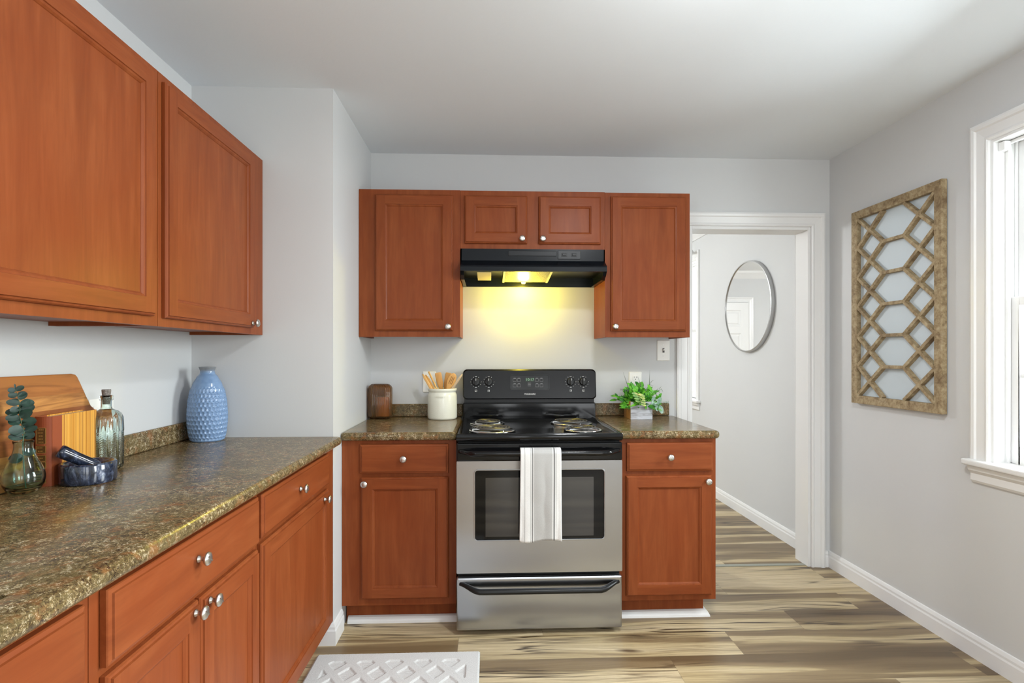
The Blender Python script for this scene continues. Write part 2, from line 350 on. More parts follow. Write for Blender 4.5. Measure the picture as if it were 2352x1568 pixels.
# kitchen window
def window(name, X, op, label, sill_y, top, two=True):
    y0, y1, z0, z1 = op
    r = thing(name, label, 'window', (X, y1, z0)); r['kind'] = 'structure'
    P = lambda x, y, z: (x, y-y1, z-z0)                # local
    b = MB(); fn = lambda a, z, h: P(-h, a, z)
    b.sweep([(y0, z0), (y0, z1), (y1, z1), (y1, z0)], CAS, fn)
    obj('casing', b, mTrim, r)
    b = MB()                                           # jamb liner
    for (a0, a1, c0, c1) in ((y1-.012, y1, z0, z1), (y0, y0+.012, z0, z1), (y0+.012, y1-.012, z1-.012, z1)):
        b.box(0, .15, a0-y1, a1-y1, c0-z0, c1-z0)
    obj('jamb', b, mTrim, r)
    b = MB()
    for ya, yb in ((y1-.026, y1-.012), (y0+.012, y0+.026)): b.box(.048, .060, ya-y1, yb-y1, .0, z1-z0-.012)
    b.box(.048, .060, y0+.026-y1, -.026, z1-z0-.026, z1-z0-.012)
    for ya, yb in ((y1-.022, y1-.012), (y0+.012, y0+.022)): b.box(.088, .096, ya-y1, yb-y1, 0, z1-z0-.012)
    obj('stop_bead', b, mTrim, r, bevel=.002)
    b = MB(); b.box(-.045, .0, y0-.098-y1, .098, -.024, .002); b.box(0, .15, y0-y1, 0, -.024, .002)
    obj('sill', b, mTrim, r, bevel=.008, seg=3)
    b = MB(); b.sweep([(y0-.08, z0-.026), (y1+.08, z0-.026)], [(0, 0), (0, .03), (-.018, .026), (-.032, .014), (-.06, .014), (-.07, .008), (-.07, 0)], fn)
    obj('apron', b, mTrim, r)
    zm = z0+(z1-z0)*.5
    for nm, xa, xb, za, zb in (('lower_sash', .062, .088, z0+.004, zm+.014), ('upper_sash', .097, .123, zm-.02, z1-.014)):
        ya, yb = y0+.013, y1-.013; st = .045
        b = MB(); b.box(xa, xb, ya-y1, ya+st-y1, za-z0, zb-z0); b.box(xa, xb, yb-st-y1, yb-y1, za-z0, zb-z0)
        rb = .07 if nm == 'lower_sash' else .034
        b.box(xa, xb, ya+st-y1, yb-st-y1, za-z0, za+rb-z0); b.box(xa, xb, ya+st-y1, yb-st-y1, zb-.034-z0, zb-z0)
        so = obj(nm, b, mTrim, r, bevel=.003)
        xm = (xa+xb)/2; n = 3
        if two:
          b = MB()
          for k in (1, 2):
              yy = ya+st+(yb-ya-2*st)*k/n-y1; b.box(xm-.006, xm+.010, yy-.009, yy+.009, za+rb-z0, zb-.034-z0)
          zz = (za+rb+zb-.034)/2-z0; b.box(xm-.006, xm+.010, ya+st-y1, yb-st-y1, zz-.009, zz+.009)
          obj('muntin', b, mTrim, so, bevel=.002)
        b = MB(); b.box(xm-.0015, xm+.0015, ya+st-.004-y1, yb-st+.004-y1, za+rb-.004-z0, zb-.03-z0)
        obj('pane', b, mPane, so)
    return r
w1 = window('window_1', WR, KW, 'white double hung window at the right edge of the kitchen', 0, 0)
b = MB(); b.box(.020, .046, -.040, -.013, KW[3]-KW[2]-.052, KW[3]-KW[2]-.016); obj('blind_bracket', b, mTrim, w1, bevel=.002)
window('window_2', NR, NW, 'bright white window glimpsed through the doorway beside the cabinet', 0, 0, False)

# six panel door in the far wall of the next room (shows in the mirror)
DR = (1.02, 1.86)
b = MB(); b.sweep([(.17, 0), (.17, 2.04), (.99, 2.04), (.99, 0)], CAS, lambda a, z, h: (a, ND-h, z))
struct('trim_8', b, mTrim, 'white casing of the panelled door shown in the mirror', 'door casing')
def panel_door(w, h, cells):
    b = MB(); xs = sorted({0, w}|{c[i] for c in cells for i in (0, 1)}); zs = sorted({0, h}|{c[i] for c in cells for i in (2, 3)})
    for i in range(len(xs)-1):
        for k in range(len(zs)-1):
            cx, cz = (xs[i]+xs[i+1])/2, (zs[k]+zs[k+1])/2
            if not any(c[0] < cx < c[1] and c[2] < cz < c[3] for c in cells): b.box(xs[i], xs[i+1], 0, .03, zs[k], zs[k+1])
    for x0, x1, z0, z1 in cells:
        L = []
        for i, y in ((0, 0), (.018, .010), (.03, .010), (.05, .004)):
            L.append([(x0+i, y, z0+i), (x1-i, y, z0+i), (x1-i, y, z1-i), (x0+i, y, z1-i)])
        b.loops(L, 0, cap1=True)
    return b
d = obj('door_1', panel_door(.812, 2.03, [(x0, x1, z0, z1) for x0, x1 in ((.11, .36), (.45, .70)) for z0, z1 in ((.22, .80), (.98, 1.58), (1.68, 1.92))]), mTrim, None, (.174, ND-.033, .004))
d['kind'] = 'structure'; tag(d, 'white six panel door reflected in the oval mirror', 'door')

# ------------------------------------------------------------------ cabinets (front faces local -y)
KNOB = [(.0, 0), (.0085, 0), (.0085, .003), (.0055, .006), (.005, .012), (.007, .015), (.0135, .018), (.0158, .0215), (.0150, .025), (.010, .0278), (.004, .0286), (.0, .0287)]
def knob(parent, x, y, z):
    b = MB(); b.lathe([(r_, -h) for r_, h in KNOB], 24, axis='y')
    b.xf(Matrix.Translation((x, y, z)))
    g = MB(); g.box(-.011, .011, -.0293, -.0275, -.0014, .0014); g.xf(Matrix.Translation((x, y, z)) @ Matrix.Rotation(R(40), 4, 'Y')); b.merge(g)
    return obj('knob', b, mNickel, parent)
def rect(x0, x1, z0, z1, i, y): return [(x0+i, y, z0+i), (x1-i, y, z0+i), (x1-i, y, z1-i), (x0+i, y, z1-i)]
def door_mb(x0, x1, z0, z1, fw=.052, t=.020):
    b = MB()
    b.loops([rect(x0, x1, z0, z1, 0, -.001), rect(x0, x1, z0, z1, 0, -.010), rect(x0, x1, z0, z1, .003, -.014), rect(x0, x1, z0, z1, .007, -.0155), rect(x0, x1, z0, z1, .0085, -t)], 0, cap0=True)
    i = .0085; a0, a1, c0, c1 = x0+i, x1-i, z0+i, z1-i; u0, u1, w0, w1 = x0+fw, x1-fw, z0+fw, z1-fw
    b.add([(a0, -t, c0), (u0, -t, c0), (u0, -t, c1), (a0, -t, c1)], [(0, 1, 2, 3)], 0)
    b.add([(u1, -t, c0), (a1, -t, c0), (a1, -t, c1), (u1, -t, c1)], [(0, 1, 2, 3)], 0)
    b.add([(u0, -t, c0), (u1, -t, c0), (u1, -t, w0), (u0, -t, w0)], [(0, 1, 2, 3)], 1)
    b.add([(u0, -t, w1), (u1, -t, w1), (u1, -t, c1), (u0, -t, c1)], [(0, 1, 2, 3)], 1)
    b.loops([rect(x0, x1, z0, z1, fw, -t), rect(x0, x1, z0, z1, fw+.001, -t+.003), rect(x0, x1, z0, z1, fw+.006, -t+.0045), rect(x0, x1, z0, z1, fw+.0105, -t+.0085), rect(x0, x1, z0, z1, fw+.0115, -t+.0105)], 0, cap1=True)
    return b
def drawer_mb(x0, x1, z0, z1, t=.020):
    b = MB()
    b.loops([rect(x0, x1, z0, z1, 0, -.001), rect(x0, x1, z0, z1, 0, -.012), rect(x0, x1, z0, z1, .002, -.0145), rect(x0, x1, z0, z1, .009, -.0165), rect(x0, x1, z0, z1, .0105, -t)], 1, cap0=True, cap1=True)
    return b
def cabinet(name, label, cat, loc, rz, w, z0, z1, depth, fronts, toe=0, group=None, fr=.019, side_skip=False):
    r = thing(name, label, cat, loc, rz, group)
    b = MB(); t = .016; zb = z0+(.012 if not toe else 0)
    b.box(.0005, t, fr, depth, z0, z1); b.box(w-t, w-.0005, fr, depth, z0, z1)
    b.box(t, w-t, fr, depth, zb, zb+t); (b.box(t, w-t, fr, depth, z1-t, z1) if not toe else None); b.box(t, w-t, depth-.006, depth, zb+t, z1-t)
    obj('carcass', b, mWood, r)
    b = MB(); ov = .011                                # face frame: rails and stiles left between the openings
    ops = [(f[1]+ov, f[2]-ov, f[3]+ov, f[4]-ov) for f in fronts]
    xs = sorted({0.0005, w-.0005}|{o_[i] for o_ in ops for i in (0, 1)}); zs = sorted({z0, z1}|{o_[i] for o_ in ops for i in (2, 3)})
    for i in range(len(xs)-1):
        for k in range(len(zs)-1):
            cx, cz = (xs[i]+xs[i+1])/2, (zs[k]+zs[k+1])/2
            if not any(o_[0] < cx < o_[1] and o_[2] < cz < o_[3] for o_ in ops): b.box(xs[i], xs[i+1], 0, fr, zs[k], zs[k+1], 0)
    obj('face_frame', b, mWood, r)
    if toe:
        b = MB(); b.box(.005 if not side_skip else .005, w-(.035 if side_skip else .005), toe, toe+.016, 0.001, z0-.0005); obj('toe_kick', b, mToe, r)
    for f in fronts:
        kind, x0, x1, fz0, fz1 = f[:5]
        o = obj(kind, (door_mb if kind == 'door' else drawer_mb)(x0, x1, fz0, fz1), [mWood, mWoodH], r)
        if len(f) > 5 and f[5]: knob(o, f[5][0], -.020, f[5][1])
    return r
# upper cabinets on the back wall
Y3 = D-.305
cabinet('wall_cabinet', 'tall cherry wall cabinet hanging left of the range hood', 'cabinet', (-.684, Y3, 0), 0, .532, 1.368, 2.145, .304,
        [('door', .087, .494, 1.400, 2.116, (.470, 1.421))], group='cherry cabinets on the back wall')
cabinet('wall_cabinet', 'short two door cherry cabinet directly above the range hood', 'cabinet', (-.152, Y3, 0), 0, .772, 1.836, 2.144, .304,
        [('door', .023, .354, 1.862, 2.115, (.327, 1.885)), ('door', .416, .748, 1.862, 2.115, (.436, 1.885))], group='cherry cabinets on the back wall')
cabinet('wall_cabinet', 'tall cherry wall cabinet between range hood and doorway', 'cabinet', (.620, Y3, 0), 0, .462, 1.367, 2.142, .304,
        [('door', .030, .437, 1.400, 2.119, (.050, 1.423))], group='cherry cabinets on the back wall')
# upper cabinets on the left wall: local x -> world +y
cabinet('wall_cabinet', 'large near wall cabinet cropped by the photo left edge', 'cabinet', (-.990, .90, 0), PI/2, .793, 1.360, 2.124, .304,
        [('door', .020, .758, 1.388, 2.102, None)], group='cherry cabinets on the left wall')
cabinet('wall_cabinet', 'single door wall cabinet meeting the grey boxed wall above the blue vase', 'cabinet', (-.990, 1.694, 0), PI/2, .764, 1.360, 2.124, .304,
        [('door', .018, .646, 1.386, 2.100, (.612, 1.404))], group='cherry cabinets on the left wall')
# base cabinets on the back wall
YB = 2.600
cabinet('base_cabinet', 'cherry base cabinet left of the range under utensil crock', 'cabinet', (-.684, YB, 0), 0, .531, .105, .875, .630,
        [('drawer', .086, .495, .722, .857, (.289, .792)), ('door', .090, .496, .138, .704, (.110, .678))], toe=.066, group='cherry base cabinets beside the range')
cabinet('base_cabinet', 'cherry base cabinet right of the range under potted plant', 'cabinet', (.616, YB, 0), 0, .469, .105, .875, .630,
        [('drawer', .036, .450, .722, .857, (.239, .790)), ('door', .033, .445, .131, .700, (.420, .675))], toe=.066, group='cherry base cabinets beside the range', side_skip=True)
# base cabinets on the left wall
XB = -.686
G = 'cherry base cabinets of the left run'
cabinet('base_cabinet', 'near left base cabinet, mostly cropped, under the sink', 'cabinet', (XB, .02, 0), PI/2, .954, .105, .875, .605,
        [('drawer', .03, .928, .722, .860, None), ('door', .03, .475, .138, .704, (.45, .675)), ('door', .482, .928, .138, .704, (.508, .675))], toe=.07, group=G)
cabinet('base_cabinet', 'two door left base cabinet with one wide drawer', 'cabinet', (XB, .975, 0), PI/2, .676, .105, .875, .605,
        [('drawer', .026, .664, .724, .861, (.318, .808)), ('door', .026, .334, .138, .708, (.305, .690)), ('door', .341, .664, .138, .708, (.371, .690))], toe=.07, group=G)
cabinet('base_cabinet', 'single door left base cabinet ending at the grey boxed wall', 'cabinet', (XB, 1.652, 0), PI/2, .806, .105, .875, .605,
        [('drawer', .010, .690, .732, .861, (.325, .802)), ('door', .010, .690, .138, .714, (.610, .690))], toe=.07, group=G)

# countertops
def counter(label, loc, top, splash):
    r = thing('countertop', label, 'countertop', loc, 0, 'granite look laminate countertops')
    b = MB(); [b.box(*q) for q in top]; obj('worktop', b, mGran, r, bevel=.0165, seg=5, auto=None)
    b = MB(); [b.box(*q) for q in splash]; obj('backsplash', b, mGran, r, bevel=.007, seg=3)
    return r
counter('short granite look countertop left of the range', (-.684, 2.568, .876), [(0, .532, 0, .668, 0, .038)], [(0, .532, .646, .668, .0385, .112)])
counter('short granite look countertop right of the range, under the plant', (.614, 2.568, .876), [(0, .481, 0, .668, 0, .038)], [(0, .450, .646, .668, .0385, .112)])
SY = .862                                              # sink cut-out ends here
def bullnose(pts_y, x_front, x_back, z0=0, z1=.038, r=.018):
    prof = [(x_back, z0), (x_back, z1)]
    for k in range(7):
        a = R(90-180*k/6); prof.append((x_front-r+r*math.cos(a)*1.0, (z0+z1)/2+(z1-z0)/2*math.sin(a)))
    b = MB(); b.loops([[(x, y, z) for x, z in prof] for y in pts_y], 0, cap0=True, cap1=True); return b
r = thing('countertop', 'long granite look countertop along the left wall', 'countertop', (-1.2935, 2.4575, .876), 0, 'granite look laminate countertops')
b = bullnose([SY-2.4575, 0], 1.2935-.648, 0)
b.merge(bullnose([-2.6, SY-2.4575], 1.2935-.648, 1.2935-.722)); b.box(0, .06, -2.6, SY-2.4575, 0, .038); b.box(.06, 1.2935-.722, -2.6, .05-2.4575, 0, .038)
obj('worktop', b, mGran, r, auto=30)
b = MB(); b.box(0, .0145, -2.6, 0, .0385, .114); obj('backsplash', b, mGran, r, bevel=.006, seg=3)
# sink
r = thing('kitchen_sink', 'stainless sink rim just inside the photo left edge, set in the counter', 'sink', (-.975, .455, .914))
def rr(x0, x1, y0, y1, rad, z, n=6):
    L = []
    for cx, cy, a0 in ((x1-rad, y1-rad, 0), (x0+rad, y1-rad, 90), (x0+rad, y0+rad, 180), (x1-rad, y0+rad, 270)):
        for k in range(n+1): a = R(a0+90*k/n); L.append((cx+rad*math.cos(a), cy+rad*math.sin(a), z))
    return L
b = MB(); b.loops([rr(-.262, .266, -.415, .397, .05, .0004), rr(-.262, .266, -.415, .397, .05, .003), rr(-.255, .259, -.408, .390, .045, .005), rr(-.238, .240, -.39, .372, .04, .004), rr(-.236, .238, -.388, .370, .04, .0)], 0, smooth=True)
obj('rim', b, mChrome, r)
b = MB(); b.loops([rr(-.236, .238, -.388, .370, .04, .001), rr(-.225, .227, -.377, .358, .05, -.15), rr(-.20, .20, -.35, .33, .05, -.17)], 0, smooth=True, cap1=True)
obj('basin', b, mSteel, r)

# ------------------------------------------------------------------ range
SX, SYF = .2315, 2.505
r = stove = thing('electric_range', 'stainless and black coil top electric range between the two base cabinets', 'stove', (SX, SYF, 0))
b = MB(); b.box(-.3745, .3745, .034, .70, .03, .884); obj('body', b, mBlack, r, bevel=.003)
for sx, sy in ((-.33, .07), (.33, .07), (-.33, .64), (.33, .64)):
    b = MB(); b.lathe([(.018, 0.0005), (.018, .008), (.009, .012), (.009, .031)], 16, (sx, sy, 0)); obj('foot', b, mBlack, r)
b = MB(); b.box(-.378, .378, 0, .032, .024, .262)
dr = obj('storage_drawer', b, mSteel, r, bevel=.007, seg=3)
b = MB(); pts = []
for k in range(41):
    t = k/40; x = -.362+.724*t; e = min(t, 1-t)/.13; e = min(1, e); e = e*e*(3-2*e)
    pts.append((x, .004-.045*e**.7, .236-.020*e+.0*t))
b.tube(pts, [.010+.005*min(1, min(k, 40-k)/4) for k in range(41)], 12, flat=.85); obj('handle', b, mBlack, dr)
# oven door: steel frame round the glass
b = MB(); x0, x1, z0, z1 = -.378, .378, .284, .792; wx0, wx1, wz0, wz1 = -.297, .297, .432, .752
def rrz(x0, x1, z0, z1, rad, y, n=5): return [(p[0], y, p[1]) for p in rr(x0, x1, z0, z1, rad, 0, n)]
def ringframe(b, outer, inner, y0, y1, rad_i, rad_o=.004, m=0):
    O, I = rrz(*outer, rad_o, y0), rrz(*inner, rad_i, y0)
    b.loops([rrz(*outer, rad_o, y1), O, I, rrz(*inner, rad_i, y1)], m)
ringframe(b, (x0, x1, z0, z1), (wx0, wx1, wz0, wz1), -.002, .030, .016)
od = obj('oven_door', b, mSteel, r, auto=30)
b = MB(); ringframe(b, (wx0-.003, wx1+.003, wz0-.003, wz1+.003), (wx0+.0025, wx1-.0025, wz0+.0025, wz1-.0025), -.004, .004, .013, .018); obj('window_bead', b, mSteel, od, bevel=.0015)
b = MB(); b.loops([rrz(wx0+.001, wx1-.001, wz0+.001, wz1-.001, .015, .002), rrz(wx0+.001, wx1-.001, wz0+.001, wz1-.001, .015, .012)], 0, cap0=True, cap1=True)
gl = obj('oven_window', b, mGlassBlk, od)
b = MB(); b.box(-.247, .247, .0008, .0018, .448, .716); obj('inner_screen', b, mGlassIn, gl)
b = MB(); b.box(-.378, .378, -.006, .030, .7925, .874); cap = obj('door_cap', b, mEnamel, od, bevel=.006, seg=3)
b = MB(); pts = []
for k in range(45):
    t = k/44; x = -.366+.732*t; e = min(1, min(t, 1-t)/.10); e = e*e*(3-2*e); pts.append((x, -.002-.046*e, .834+.004*(1-e)))
b.tube(pts, [.011+.005*min(1, min(k, 44-k)/4) for k in range(45)], 12, flat=.9); obj('handle', b, mEnamel, cap)
# cooktop with raised rim
b = MB()
def ct(x, ya, yb, z, bow=.0, n=14):
    L = [(-x+2*x*k/n, ya-bow*(1-(2*k/n-1)**2), z) for k in range(n+1)]
    L += [(x, yb, z), (-x, yb, z)]; return L
b.loops([ct(.374, -.004, .668, .882, .010), ct(.3785, -.012, .668, .890, .012), ct(.3785, -.014, .668, .908, .012), ct(.374, -.008, .664, .917, .012), ct(.358, .012, .650, .918, .010), ct(.350, .022, .640, .912, .008), ct(.343, .030, .632, .9095, .006)], 0, smooth=True, cap0=True, cap1=True)
obj('cooktop', b, mEnamel, r, auto=50)
def burner(x, y, pr, cr, ph):
    pan = MB(); pan.lathe([(pr, .9098), (pr, .9135), (pr-.004, .9155), (pr-.012, .9150), (pr-.020, .9125), (pr*.60, .9108), (pr*.25, .9105)], 40, (x, y, 0))
    p = obj('drip_pan', pan, mChrome, r)
    c = MB(); pts = []; turns = 4.6 if cr > .08 else 3.6; n = int(turns*36)
    for k in range(n+1):
        t = k/n; a = ph+2*PI*turns*t; rad = .016+(cr-.016)*t; pts.append((x+rad*math.cos(a), y+rad*math.sin(a), .9235))
    pts += [(x+(cr+.004)*math.cos(ph+2*PI*turns+.12), y+(cr+.004)*math.sin(ph+2*PI*turns+.12), .921)]
    c.tube(pts, .0048, 8, flat=.8); obj('coil', c, mCoil, p)
    s_ = MB()
    for k in range(3):
        a = ph+2*PI*k/3; q = MB(); q.box(.010, cr+.008, -.0015, .0015, .9142, .9192); q.xf(Matrix.Translation((x, y, 0)) @ Matrix.Rotation(a, 4, 'Z')); s_.merge(q)
    obj('coil_support', s_, mChrome, p)
burner(-.215, .155, .112, .088, -1.0); burner(.222, .150, .092, .068, -.6); burner(-.240, .420, .092, .068, -1.6); burner(.205, .415, .112, .088, -1.2)
# backguard
b = MB(); b.box(-.3785, .3785, .630, .716, .905, 1.000); obj('backguard', b, mEnamel, r, bevel=.006, seg=3)
b = MB(); b.box(-.372, .372, .645, .716, .995, 1.04); obj('vent_gap', b, mBlack, r)
tilt = R(7)
r_con = MB(); fnc = lambda a, c, h: (a, .606+h+c*math.tan(tilt), 1.022+c)
poly = [(p[0], p[1]) for p in rr(-.3785, .3785, 0, .168, .022, 0, 6)]
r_con.loops([[fnc(a, c, 0.10-c*math.tan(tilt)) for a, c in poly], [fnc(a, c, .006) for a, c in poly], [fnc(a*.985, .084+(c-.084)*.93, 0) for a, c in poly]], 0, cap0=True, cap1=True)
con = obj('control_panel', r_con, M('console_black', (.007, .007, .008), .24, 0, Specular_IOR_Level=.3), r, auto=35)
def on_con(x, z, h=0): return fnc(x, z-1.022, -h)
for i, kx in enumerate((-.305, -.233, .233, .305)):
    c0 = on_con(kx, 1.120)
    b = MB(); b.lathe([(.0, 0), (.0225, 0), (.0225, -.004), (.0205, -.010), (.0195, -.012), (.0, -.012)], 28, axis='y'); b.box(-.0065, .0065, -.026, -.010, -.0205, .0205)
    b.xf(Matrix.Translation(c0) @ Matrix.Rotation(-tilt, 4, 'X')); kn = obj('burner_knob', b, mBlack, con, bevel=.0015)
    b = MB(); b.box(-.001, .001, -.0268, -.0262, .004, .017); b.xf(Matrix.Translation(c0) @ Matrix.Rotation(-tilt, 4, 'X')); obj('pointer', b, mInk, con)
    b = MB()
    for k in range(11):
        a = R(-60+300*k/10+0); q = MB(); q.box(-.0012, .0012, -.0006, -.0001, -.0012, .0012)
        q.xf(Matrix.Translation(c0) @ Matrix.Rotation(-tilt, 4, 'X') @ Matrix.Translation((.030*math.cos(a+PI*.5+R(30)), 0, .030*math.sin(a+PI*.5+R(30))))); b.merge(q)
    for wz in (.030, -.032): q = MB(); q.box(-.005, .005, -.0006, -.0001, wz-.0010, wz+.0012); q.xf(Matrix.Translation(c0) @ Matrix.Rotation(-tilt, 4, 'X')); b.merge(q)
    for (a0, a1, e0, e1) in ((-.0055, .0055, -.056, -.0548), (-.0055, .0055, -.0462, -.045), (-.0055, -.0043, -.056, -.045), (.0043, .0055, -.056, -.045), (-.0035+(.003 if i in (1, 2) else 0), .0005+(.003 if i in (1, 2) else 0), -.0535+(.003 if i in (1, 2) else 0), -.0505+(.003 if i in (1, 2) else 0))):
        q = MB(); q.box(a0, a1, -.0006, -.0001, e0, e1); q.xf(Matrix.Translation(c0) @ Matrix.Rotation(-tilt, 4, 'X')); b.merge(q)
    obj('knob_marking', b, mInk, con)
MC = lambda x, z, h=0: Matrix.Translation(on_con(x, z, h)) @ Matrix.Rotation(-tilt, 4, 'X')
b = MB(); pp = rrz(-.112, .112, -.044, .044, .012, 0); b.loops([rrz(-.112, .112, -.044, .044, .012, .002), rrz(-.112, .112, -.044, .044, .012, -.004), rrz(-.108, .108, -.040, .040, .010, -.004), rrz(-.107, .107, -.039, .039, .010, -.001)], 0, cap1=True)
b.xf(MC(0, 1.118)); dsp = obj('display', b, M('display_panel', (.014, .015, .016), .16, 0, Specular_IOR_Level=.45), con, auto=30)
b = MB(); b.box(-.026, .026, -.0018, -.0008, -.011, .011); b.xf(MC(0, 1.132)); obj('clock_face', b, mLCD, dsp)
Mx = MC(0, 1.132, .0020); b = text_mb('10:17', .022, lambda x, y, z: tuple(Mx @ Vector((x, -z, y)))); obj('clock_digits', b, mDigit, dsp)
mGreyInk = M('grey_ink', (.35, .35, .35), .5)
for bx in (-.086, -.062, .040, .066):
    for bz in (.012, -.019):
        b = MB()
        for (a0, a1, e0, e1) in ((-.009, .009, -.008, -.0074), (-.009, .009, .0074, .008), (-.009, -.0084, -.008, .008), (.0084, .009, -.008, .008)): b.box(bx+a0, bx+a1, -.0016, -.0010, bz+e0, bz+e1)
        b.box(bx-.006, bx+.006, -.0016, -.0010, bz+.010, bz+.0118)
        b.xf(MC(0, 1.118)); obj('touch_button', b, mGreyInk, dsp)
b = MB()
for bz in (-.006, -.014, -.022): b.box(-.012, .006, -.0016, -.0010, bz, bz+.0015)
b.xf(MC(0, 1.118)); obj('printed_legend', b, mGreyInk, dsp)
Mx = MC(0, 1.051, .0006); b = text_mb('FRIGIDAIRE', .0125, lambda x, y, z: tuple(Mx @ Vector((x*1.0, -z, y)))); obj('brand_lettering', b, mInk, con)

# ------------------------------------------------------------------ range hood
HX0, HX1 = -.148, .616
r = thing('range_hood', 'black under cabinet range hood glowing yellow underneath', 'range hood', (.234, D, 1.67))
px = lambda p: (p[0]-.234, p[1]-D, p[2]-1.67)
b = MB()
def shell(prof, x0, x1, t, m=0):
    A = [px((x0, y, z)) for y, z in prof]; B = [px((x1, y, z)) for y, z in prof]; b.loops([A, B], m, closed=False)
out = [(D-.001, 1.834), (2.922, 1.834), (2.922, 1.772), (2.905, 1.762), (2.862, 1.738), (2.858, 1.730), (2.858, 1.708), (2.866, 1.706), (2.868, 1.712), (2.868, 1.726), (2.915, 1.752), (2.932, 1.766), (2.932, 1.826), (D-.001, 1.826)]
b.loops([[px((HX0, y, z)) for y, z in out], [px((HX1, y, z)) for y, z in out]], 0, cap0=True, cap1=True)
side = [(2.860, 1.737), (2.905, 1.762), (2.922, 1.772), (2.922, 1.834), (D-.001, 1.834), (D-.001, 1.670), (2.925, 1.672), (2.880, 1.690), (2.860, 1.708)]
for xa, xb in ((HX0, HX0+.004), (HX1-.004, HX1)):
    b.loops([[px((xa, y, z)) for y, z in side], [px((xb, y, z)) for y, z in side]], 0, cap0=True, cap1=True)
rim = [(2.862, 1.707), (2.882, 1.689), (2.926, 1.671), (D-.002, 1.669)]
for xa, xb in ((HX0, HX0+.018), (HX1-.018, HX1)):       # turned-in bottom flanges
    b.loops([[px((xa, y, z)) for y, z in rim], [px((xb, y, z)) for y, z in rim], [px((xb, y, z+.003)) for y, z in rim], [px((xa, y, z+.003)) for y, z in rim]], 0, closed=False, wrap=True)
b.box(HX0+.004-.234, HX1-.004-.234, -.014, -.001, .0, .156)
obj('shell', b, mHood, r)
b = MB(); b.box(HX0+.004-.234, HX1-.004-.234, 2.870-D, -.014, .052, .056); ip = obj('underside_panel', b, mBlack, r)
def slope(xa, xb, ya, yb, za, zb, t):
    b = MB(); b.loops([[px(p) for p in ((xa, ya, za), (xb, ya, za), (xb, yb, zb), (xa, yb, zb))], [px((p[0], p[1], p[2]+t)) for p in ((xa, ya, za), (xb, ya, za), (xb, yb, zb), (xa, yb, zb))]], 0, cap0=True, cap1=True); return b
obj('grease_filter', slope(.088, .322, 2.880, 3.135, 1.7075, 1.686, .008), mFilter, ip)
mRail = M('filter_rail_metal', (.7, .66, .5), .35, .8)
for xa in (.076, .323): obj('filter_rail', slope(xa, xa+.011, 2.880, 3.145, 1.7065, 1.684, .011), mRail, ip)
obj('paper_label', slope(-.062, .012, 2.885, 3.10, 1.704, 1.690, .001), mPaper, ip)
b = MB(); b.lathe([(.0, 0), (.009, .001), (.013, .006), (.012, .012), (.008, .018), (.007, .024)], 20, (.20-.234, 3.200-D, .014)); obj('bulb', b, mBulb, ip)
b = MB(); b.box(.102-.234, .358-.234, 2.9185-D, 2.9225-D, 1.797-1.67, 1.824-1.67); obj('vent_cover', b, M('hood_trim', (.006, .007, .009), .34, 0, Specular_IOR_Level=.3), r, bevel=.0015)
b = MB(); b.box(.366-.234, .486-.234, 2.9175-D, 2.9225-D, 1.782-1.67, 1.826-1.67); sp = obj('switch_panel', b, M('hood_switch_plate', (.014, .015, .017), .35, 0, Specular_IOR_Level=.35), r, bevel=.0015)
for sx in (.400, .452):
    b = MB(); b.box(sx-.015-.234, sx+.015-.234, 2.9155-D, 2.918-D, 1.795-1.67, 1.814-1.67); s2 = obj('switch', b, mBlack, sp, bevel=.001)
    b = MB(); b.box(sx-.010-.234, sx+.010-.234, 2.9115-D, 2.9155-D, 1.799-1.67, 1.811-1.67)
    s2.data.materials[0] = mBlack; q = obj('switch_rocker', b, mBlack, sp, bevel=.0015)

# ------------------------------------------------------------------ dish towel on the oven handle
def cloth(name_seed=1):
    x0, x1 = .1395-SX, .3200-SX
    path = [(.026-.012, .70), (.004, .80), (-.020, .8495), (-.030, .8555), (-.048, .8560), (-.062, .850), (-.0685, .838), (-.070, .80), (-.069, .74), (-.066, .66), (-.062, .58), (-.058, .50), (-.056, .445)]
    P = []
    for (ya, za), (yb, zb) in zip(path, path[1:]):
        for k in range(6): t = k/6; P.append((ya+(yb-ya)*t, za+(zb-za)*t))
    P.append(path[-1]); P = P[8:]; n = 40; rows = []
    for j, (y, z) in enumerate(P):
        t = j/(len(P)-1); row = []
        for i in range(n+1):
            u = i/n; sag = t*t
            x = x0+(x1-x0)*u+(.004*sag if u > .5 else -.003*sag)*abs(2*u-1)+.0010*math.sin(5*t+2*u)*t
            w = .003*sag*math.sin(u*7+3*t)+.0015*sag*math.sin(u*15-4*t)+.0006*math.sin(z*40+u*5)*t
            zz = z-(.006*sag*math.sin(u*6+.5) if t > .5 else 0)
            row.append((x, y-abs(w)*1.2-.001, zz))
        rows.append(row)
    return rows
rows = cloth(); b = MB()
b.loops(rows, 0, closed=False, smooth=True)
